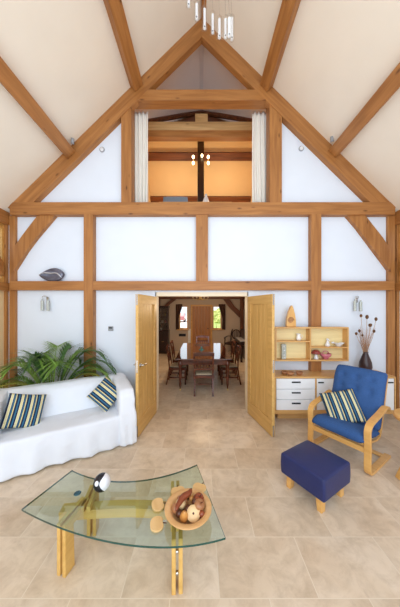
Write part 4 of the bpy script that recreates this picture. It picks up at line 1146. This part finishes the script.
# ------------------------------------------------------------------ sideboard
SX0,SX1,SY0,SY1=1.195,3.14,3.62,YW-.005
sb=empty('sideboard',((SX0+SX1)/2,SY0,0)); tag(sb,'long low oak sideboard with white drawers and doors against the gable wall','sideboard')
w=SX1-SX0; D=SY1-SY0; Z0,Z1=.17,.765
b_=B()
box(b_,-w/2,w/2,0,D,Z1-.028,Z1); mk('worktop',b_,M['furn_oak'],sb,bevel=.003)
b_=B(); box(b_,-w/2,-w/2+.022,0,D,Z0,Z1-.028); box(b_,w/2-.022,w/2,0,D,Z0,Z1-.028); box(b_,-w/2+.022,w/2-.022,0,D,Z0,Z0+.06); box(b_,-w/2+.022,w/2-.022,D-.01,D,Z0+.06,Z1-.028)
bays=[-w/2+.022,-w/2+.022+.64,-w/2+.022+1.28,w/2-.022]
for x in bays[1:3]: box(b_,x-.011,x+.011,.0,D-.01,Z0+.06,Z1-.028)
mk('carcass',b_,M['furn_oak'],sb)
b_=B(); box(b_,-w/2+.12,w/2-.12,.2,D-.02,0,Z0); mk('plinth',b_,M['furn_oak'],sb)
hz=(Z1-.028-Z0-.06)/3
for i in range(3):
    b_=B(); z=Z0+.06+i*hz; box(b_,bays[0]+.006,bays[1]-.016,-.006,.3,z+.004,z+hz-.004); d=mk('drawer',b_,M['white_paint'],sb,bevel=.003)
    b_=B(); xm=(bays[0]+bays[1])/2; box(b_,xm-.07,xm+.07,-.018,-.006,z+hz*.6,z+hz*.6+.022); mk('handle',b_,M['dark_metal'],d,bevel=.003)
for i in (1,2):
    b_=B(); box(b_,bays[i]+.015,bays[i+1]-.015,-.006,.014,Z0+.064,Z1-.032); d=mk('cupboard_door',b_,M['white_paint'],sb,bevel=.003)
    b_=B(); xm=bays[i]+.075 if i==1 else bays[i+1]-.075; box(b_,xm-.045,xm+.045,-.018,-.006,Z1-.1,Z1-.08); mk('handle',b_,M['dark_metal'],d,bevel=.003)
# wall shelf unit
HX0,HX1,HY0,HZ0,HZ1=1.26,2.49,3.78,.975,1.545
hu=empty('wall_shelf_unit',((HX0+HX1)/2,HY0,HZ0)); tag(hu,'open oak wall shelf unit with pale back panels above the sideboard','shelf unit')
w=HX1-HX0; h=HZ1-HZ0; D=YT-.002-HY0-.004; t=.022
xd=W(310.5,0,HY0).x-(HX0+HX1)/2
b_=B(); box(b_,-w/2,w/2,0,D,0,t); box(b_,-w/2,w/2,0,D,h-t,h); mk('top_and_base',b_,M['furn_oak'],hu,bevel=.002)
b_=B(); box(b_,-w/2,-w/2+t,0,D,t,h-t); oriented('side_panel',b_,M['furn_oak'],(0,0,0),PI/2,hu)
b_=B(); box(b_,w/2-t,w/2,0,D,t,h-t); oriented('side_panel',b_,M['furn_oak'],(0,0,0),PI/2,hu)
b_=B(); box(b_,xd-t/2,xd+t/2,0,D,t,h-t); oriented('divider',b_,M['furn_oak'],(0,0,0),PI/2,hu)
zl=W(0,341,HY0).z-HZ0; zr=W(0,347,HY0).z-HZ0
b_=B(); box(b_,-w/2+t,xd-t/2,0,D,zl-.02,zl); mk('shelf',b_,M['furn_oak'],hu,bevel=.002)
b_=B(); box(b_,xd+t/2,w/2-t,0,D,zr-.02,zr); mk('shelf',b_,M['furn_oak'],hu,bevel=.002)
b_=B(); box(b_,-w/2+t,xd-t/2,D-.008,D,t,h-t); box(b_,xd+t/2,w/2-t,D-.008,D,t,h-t); mk('back_panel',b_,M['back_panel'],hu)

# things on the shelves
yo=3.86
def at(px_,z): return Vector(((px_-200)/F*yo,yo,z))
# carved fin with a spiral
c=at(290.5,HZ1)
e=empty('carved_sculpture',c); tag(e,'pointed pale wooden carving with a round spiral, on top of the shelf unit','sculpture')
pts=[(-.075,0),(.085,0),(.082,.12),(.065,.22),(.042,.31),(.022,.362),(.012,.368),(-.01,.34),(-.04,.27),(-.068,.16),(-.078,.07)]
b_=B(); prism(b_,pts,-.035,.035); oriented('carved_body',b_,M['maple'],(0,0,0),PI/2,e,bevel=.012)
b_=B(); sp=[(-.01+.052*(1-k/34)*math.cos(k*.42),-.037,.115+.052*(1-k/34)*math.sin(k*.42)) for k in range(32)]; tube(b_,sp,.008,6); mk('spiral',b_,M['fruit_tan'],e,smooth=True)
# glass jug
zsl=HZ0+zl; zsr=HZ0+zr; zb=HZ0+t
e=empty('glass_mug',at(298.5,zsl)); tag(e,'small clear glass mug on the upper left shelf','mug')
b_=B(); lathe(b_,[(0,0),(.035,0),(.04,.05),(.03,.08),(.036,.115),(.033,.115),(.027,.08),(.036,.05),(.03,.008),(0,.008)],18); mk('body',b_,M['clear'],e,smooth=True)
b_=B(); tube(b_,catmull([(.036,0,.095),(.062,0,.085),(.062,0,.045),(.038,0,.03)],4),.005,6); mk('handle',b_,M['clear'],e,smooth=True)
e=empty('glass_ornament',at(283.5,zb)); tag(e,'tall grey glass block with pale dots on the lower left shelf','ornament')
b_=B(); box(b_,-.038,.038,-.03,.03,0,.255); mk('block',b_,pm('smoky_glass',rgb(178,184,176),.15,noise=.1,nscale=8),e,bevel=.008)
b_=B()
for x,z in ((-.004,.215),(.004,.15),(-.002,.075),(.008,.03)): ball(b_,(x,-.032,z),.012,seg=10,rg=6)
mk('dot',b_,M['ceramic'],e,smooth=True)
# figurine
e=empty('figurine',at(327.5,zsr)); tag(e,'small white figurine on the upper right shelf','figurine')
b_=B(); lathe(b_,[(0,0),(.036,0),(.04,.02),(.03,.05),(.018,.08),(.014,.095),(0,.1)],16); mk('body',b_,M['ceramic'],e,smooth=True)
b_=B(); ball(b_,(0,0,.115),.022,seg=12,rg=8); ball(b_,(.02,-.01,.1),.01,sx=1.6,seg=8,rg=6); mk('head',b_,M['ceramic'],e,smooth=True)
e=empty('bowl',at(338.5,zsr)); tag(e,'shallow white ceramic bowl on the upper right shelf','bowl')
b_=B(); lathe(b_,[(0,0),(.035,0),(.04,.012),(.075,.05),(.092,.068),(.086,.068),(.06,.04),(.03,.018),(0,.014)],24); mk('dish',b_,M['ceramic'],e,smooth=True)
b_=B(); ball(b_,(-.095,0,.062),.016,sx=2,seg=10,rg=6); mk('handle',b_,M['ceramic'],e,smooth=True)
e=empty('mushroom_ornament',at(316,zb)); tag(e,'red capped mushroom ornament on the lower right shelf','ornament')
b_=B(); lathe(b_,[(0,0),(.04,0),(.032,.03),(.022,.06),(.024,.1),(0,.1)],14); mk('stem',b_,M['ceramic'],e,smooth=True)
b_=B(); lathe(b_,[(0,.1),(.05,.095),(.078,.09),(.07,.12),(.04,.148),(0,.155)],18); mk('cap',b_,M['mush_red'],e,smooth=True)
e=empty('glass_dish',at(325.6,zb)); tag(e,'pink glass dish beside the mushroom ornament','dish')
b_=B(); lathe(b_,[(0,0),(.04,0),(.045,.02),(.085,.06),(.09,.095),(.082,.095),(.07,.06),(.03,.025),(0,.02)],20); mk('dish_body',b_,M['pink'],e,smooth=True)
b_=B(); tube(b_,catmull([(.06,0,.09),(.03,0,.13),(-.03,0,.13),(-.06,0,.09)],5),.007,6); mk('handle',b_,M['pink'],e,smooth=True)
# small wooden bowls on the sideboard
for x_,y_,r,mm,l in ((284.6,3.76,.058,'fruit_tan','small dark wooden bowl on the sideboard, behind the other two'),(290,3.70,.066,'fruit_tan','small wooden bowl on the sideboard, in the middle of three'),(299.3,3.73,.06,'fruit_tan','small wooden bowl on the sideboard, nearest the armchair')):
    b_=B(); lathe(b_,[(0,0),(r*.5,0),(r*.85,r*.35),(r,r*.85),(r*.92,r*.88),(r*.75,r*.4),(0,r*.2)],20)
    tag(mk('wooden_bowl',b_,M[mm],loc=((x_-200)/F*y_,y_,Z1),smooth=True),l,'bowl','small wooden bowls on the sideboard')
# vase with teasels
vy=3.84; vx=(365.5-200)/F*vy
b_=B(); lathe(b_,[(0,0),(.05,0),(.075,.03),(.098,.10),(.09,.18),(.06,.27),(.036,.335),(.04,.36),(.032,.36),(.028,.33),(.05,.25),(.06,.1),(0,.05)],28)
tag(mk('vase',b_,M['vase_dark'],loc=(vx,vy,Z1),smooth=True),'tall dark glazed vase on the sideboard behind the blue armchair','vase')
tz=Z1+.33
def WP(px_,py_): p=W(px_,py_,vy); return Vector((p.x-vx,0,p.z-tz))
heads=[(361.0,315.7,0),(368.3,317,.03),(374.6,319,-.03),(367.5,325,-.05),(373,325.3,.05),(371.3,330.8,-.06),(361.5,331.2,.05),(355.5,333.5,-.02),(360,334.8,-.06)]
for k,(hx_,hy_,dy) in enumerate(heads):
    p=WP(hx_,hy_); p.y=dy
    e=empty('dried_teasel',(vx,vy,tz)); tag(e,['brown dried teasel head high at the left of the vase bunch','largest brown dried teasel head at the top of the vase bunch','brown dried teasel head high at the right of the vase bunch','brown dried teasel head just under the largest one','tilted brown dried teasel head at the right, second from the top','lowest brown dried teasel head on the right of the bunch','brown dried teasel head low at the left of the stems','outermost brown dried teasel head at the far left of the bunch','small low dried teasel head beside the outermost left one'][k],'dried flower','dried teasels in the vase')
    b_=B(); r0=Vector((p.x*.08,dy*.2,-.15)); pts=catmull([r0,Vector((p.x*.22,dy*.4,p.z*.2)),Vector((p.x*.75,dy*.8,p.z*.65)),p],5)
    tube(b_,pts,.0032,5); mk('stem',b_,M['stalk'],e)
    b_=B(); r=(.02,.025,.022,.02,.02,.02,.02,.019,.015)[k]; ball(b_,p,r,sz=1.45,seg=10,rg=8); mk('seed_head',b_,M['teasel'],e,smooth=True)
# fine grass stalks
b_=B(); rg=random.Random(5)
for k in range(70):
    a=rg.uniform(-.20,.20); hh=rg.uniform(.15,.5); yy=rg.uniform(-.07,.07)
    if abs(a)>.1: hh*=.9
    tube(b_,[(rg.uniform(-.015,.015),yy*.2,-.12),(a*.3,yy*.4,hh*.4),(a*.9*(hh/.45),yy,hh)],[.0026,.002,.0008],4,caps=False)
tag(mk('dried_grass',b_,M['stalk'],loc=(vx,vy,tz)),'feathery spray of fine dried grass stalks in the dark vase','dried grass',kind='stuff')

# ------------------------------------------------------------------ fixings on the gable wall
def hang_light(px_,py_,label):
    p=W(px_,py_,YW); e=empty('wall_light',(p.x,YW-.001,p.z)); tag(e,label,'wall light','steel wall lights on the gable wall')
    b_=B(); box(b_,-.012,.03,-.012,0,-.02,.07); mk('wall_plate',b_,M['chrome'],e,bevel=.003)
    b_=B(); tube(b_,catmull([(.03,-.005,.04),(.02,-.05,.075),(0,-.06,.085),(-.045,-.06,.08),(-.052,-.06,.03)],4),.005,6); mk('bracket',b_,M['chrome'],e,smooth=True)
    for x,z in ((-.052,-.02),(.05,-.025)):
        b_=B(); tube(b_,[(x,-.06,z-.15),(x,-.06,z+.02)],.023,16); tube(b_,[(x,-.06,z+.02),(x,-.06,z+.05)],.012,10); mk('shade',b_,M['tube_grey'],e)
hang_light(47.5,301,'steel wall light with two hanging tubes above the palm')
hang_light(355.5,301.5,'steel wall light with two hanging tubes above the dried flowers')
# shell sculpture on the rail
p=W(52,281,3.985)
e=empty('shell_sculpture',(p.x,3.985,ra.z)); tag(e,'smoky grey shell shaped sculpture lying on the oak rail','sculpture')
b_=B()
rows=[]; n=18; seg=20
for i in range(n+1):
    t=i/n; x=-.225+.45*t; rr=.124*(math.sin(PI*min(1,max(0,t))**1.25)**.62) if 0<t<1 else .003
    zc=.122-.02*(1-t)
    rows.append([b_.verts.new((x,.75*min(rr,.055)*math.cos(2*PI*k/seg)*1.0,max(0.001,zc+rr*math.sin(2*PI*k/seg)))) for k in range(seg)])
for a,b in zip(rows,rows[1:]):
    for k in range(seg): b_.faces.new((a[k],a[(k+1)%seg],b[(k+1)%seg],b[k]))
b_.faces.new(rows[0][::-1]); b_.faces.new(rows[-1])
mk('shell_body',b_,M['shell'],e,smooth=True)
b_=B(); tube(b_,catmull([(-.21,-.03,.105),(-.12,-.045,.145),(0,-.05,.135),(.1,-.05,.14),(.16,-.046,.10),(.19,-.035,.06)],5),[.006+.008*math.sin(PI*i/25) for i in range(26)],8); mk('opening_lip',b_,M['shell_lip'],e,smooth=True)
# thermostat
p=W(111,328.3,YW); e=empty('thermostat',(p.x,YW-.001,p.z)); tag(e,'small white thermostat with grey display on the wall by the left door','thermostat')
b_=B(); box(b_,-.045,.045,-.02,0,-.045,.035); mk('case',b_,M['grey_plastic'],e,bevel=.006)
b_=B(); box(b_,-.03,.03,-.022,-.018,-.005,.025); mk('display',b_,M['display'],e)
# round wall discs in the gable
for px_,py_,l in ((102.3,150,'small round white detector on the left gable panel'),(301,149,'small round white detector on the right gable panel')):
    p=W(px_,py_,YW); e=empty('detector',(p.x,YW-.001,p.z)); tag(e,l,'detector')
    b_=B(); lathe(b_,[(.0,0),(.045,0),(.045,.016),(.034,.02),(0,.02)],24); o=mk('rim',b_,M['grey_plastic'],e,smooth=False,rot=(PI/2,0,0))
    b_=B(); lathe(b_,[(0,.02),(.034,.02),(.028,.032),(0,.032)],20); mk('dome',b_,M['white_gloss'],e,rot=(PI/2,0,0))
# spot lamps by the lower purlins
for px_,py_,s,l in ((72.5,142,-1,'small white spotlight above the lower purlin of the left slope'),(332,140,1,'small white spotlight above the lower purlin of the right slope')):
    p=W(px_,py_,3.86); e=empty('spotlight',p); tag(e,l,'spotlight')
    b_=B(); tube(b_,[(s*.0,0,-.035),(-s*.02,-.03,.04)],.026,14); mk('lamp_head',b_,M['grey_plastic'],e,bevel=.004)
    b_=B(); tube(b_,[(0,0,.0),(-s*.0,.03,.14)],.008,6); tube(b_,[(0,.03,.10),(0,.03,.155)],.03,12); mk('bracket',b_,M['chrome'],e)

# ------------------------------------------------------------------ pendant of clear rods on wires
YC_=2.0
pend=empty('pendant_light',(W(205,0,YC_).x,YC_,RIDGE-.2)); tag(pend,'pendant cluster of clear acrylic rods hanging on wires from the ridge','pendant light')
org=Vector(pend.location)
b_=B(); tube(b_,[(0,0,-.02),(0,0,.04)],.2,24); mk('canopy',b_,M['chrome'],pend)
rods=[(188.7,-9,8.2,.0),(196.7,2,21,.0),(204.6,7,30.5,.05),(212.7,12.5,34.8,.1),(219.4,17,39.8,.0),(225.6,17,39.6,-.12),(231.8,16,41.3,.02),(229.2,15.8,38.5,-.2)]
for x_,y0_,y1_,dy in rods:
    Y=YC_+dy; p1=W(x_,y0_,YC_); p0=W(x_,y1_,YC_); L=p1.z-p0.z
    k=Y/YC_
    x=p0.x*k-org.x; z1=EYE+(p1.z-EYE)*k-org.z; z0=EYE+(p0.z-EYE)*k-org.z
    b_=B(); tube(b_,[(x,dy,z0),(x,dy,z0+.02),(x,dy,z1-.01),(x,dy,z1)],[.014,.027,.027,.02],6); rod=mk('acrylic_rod',b_,M['rod'] if 'rod' in M else M.setdefault('rod',glassy('rod_acrylic',(.96,.96,.95,1),gloss=.10,rough=.25)),pend)
    b_=B(); tube(b_,[(x,dy-.0,z0+.015),(x,dy,z1-.02)],.012,6); mk('light_core',b_,M['white_gloss'],rod)
    b_=B(); ball(b_,(x,dy-.012,z0+.022),.006,seg=8,rg=6); mk('lamp',b_,M['dark_metal'],rod)
    b_=B(); tube(b_,[(x,dy,z1),(x*.6,dy*.6,-.02)],.0012,4); mk('wire',b_,M['chrome'],rod)

# ------------------------------------------------------------------ camera
cam=bpy.data.cameras.new('camera'); co=bpy.data.objects.new('camera',cam); C.objects.link(co)
co.location=(0,0,EYE); co.rotation_euler=(PI/2,0,0)
cam.sensor_fit='HORIZONTAL'; cam.sensor_width=36; cam.lens=36*F/400; cam.shift_x=0; cam.shift_y=(HOR-303.5)/400
cam.clip_start=.02; cam.clip_end=300
bpy.context.scene.camera=co

# ------------------------------------------------------------------ light
wd=bpy.data.worlds.new('sky'); bpy.context.scene.world=wd; wd.use_nodes=True
bg=wd.node_tree.nodes['Background']; bg.inputs['Color'].default_value=(.82,.91,1,1); bg.inputs['Strength'].default_value=1.6
def area(name,loc,target,sx,sy,power,col):
    l=bpy.data.lights.new(name,'AREA'); l.shape='RECTANGLE'; l.size=sx; l.size_y=sy; l.energy=power; l.color=col
    o=bpy.data.objects.new(name,l); C.objects.link(o); o.location=loc
    d=Vector(target)-Vector(loc); o.rotation_euler=d.to_track_quat('-Z','Y').to_euler(); return o
def point(name,loc,power,col,r=.08):
    l=bpy.data.lights.new(name,'POINT'); l.energy=power; l.color=col; l.shadow_soft_size=r
    o=bpy.data.objects.new(name,l); C.objects.link(o); o.location=loc; return o
area('glazed_end_daylight',(0,-1.5,2.6),(0,4,2.2),6,4.2,150,(.84,.92,1))
area('ceiling_fill',(0,.5,.9),(0,1.6,6),5,3,50,(1,.95,.89))  # added upward lamp, stands in for light off the floor to lift the ceiling
point('loft_lamp',(-.75,6.35,5.05),30,(1,.76,.46),.1)
point('loft_lamp',(.8,6.35,5.05),30,(1,.76,.46),.1)
point('dining_lamp',(.09,6.9,1.95),75,(1,.76,.5),.12)
s=bpy.data.lights.new('sun','SUN'); s.energy=6; s.angle=.02; s.color=(1,.95,.86)
so=bpy.data.objects.new('sun',s); C.objects.link(so); so.rotation_euler=Vector((.25,-.55,-1)).to_track_quat('-Z','Y').to_euler()

sc=bpy.context.scene
sc.view_settings.view_transform='Standard'; sc.view_settings.look='None'; sc.view_settings.exposure=-.1
sc.cycles.max_bounces=10; sc.cycles.diffuse_bounces=5; sc.cycles.transparent_max_bounces=16
sc.cycles.caustics_reflective=False; sc.cycles.caustics_refractive=False; sc.cycles.sample_clamp_indirect=6
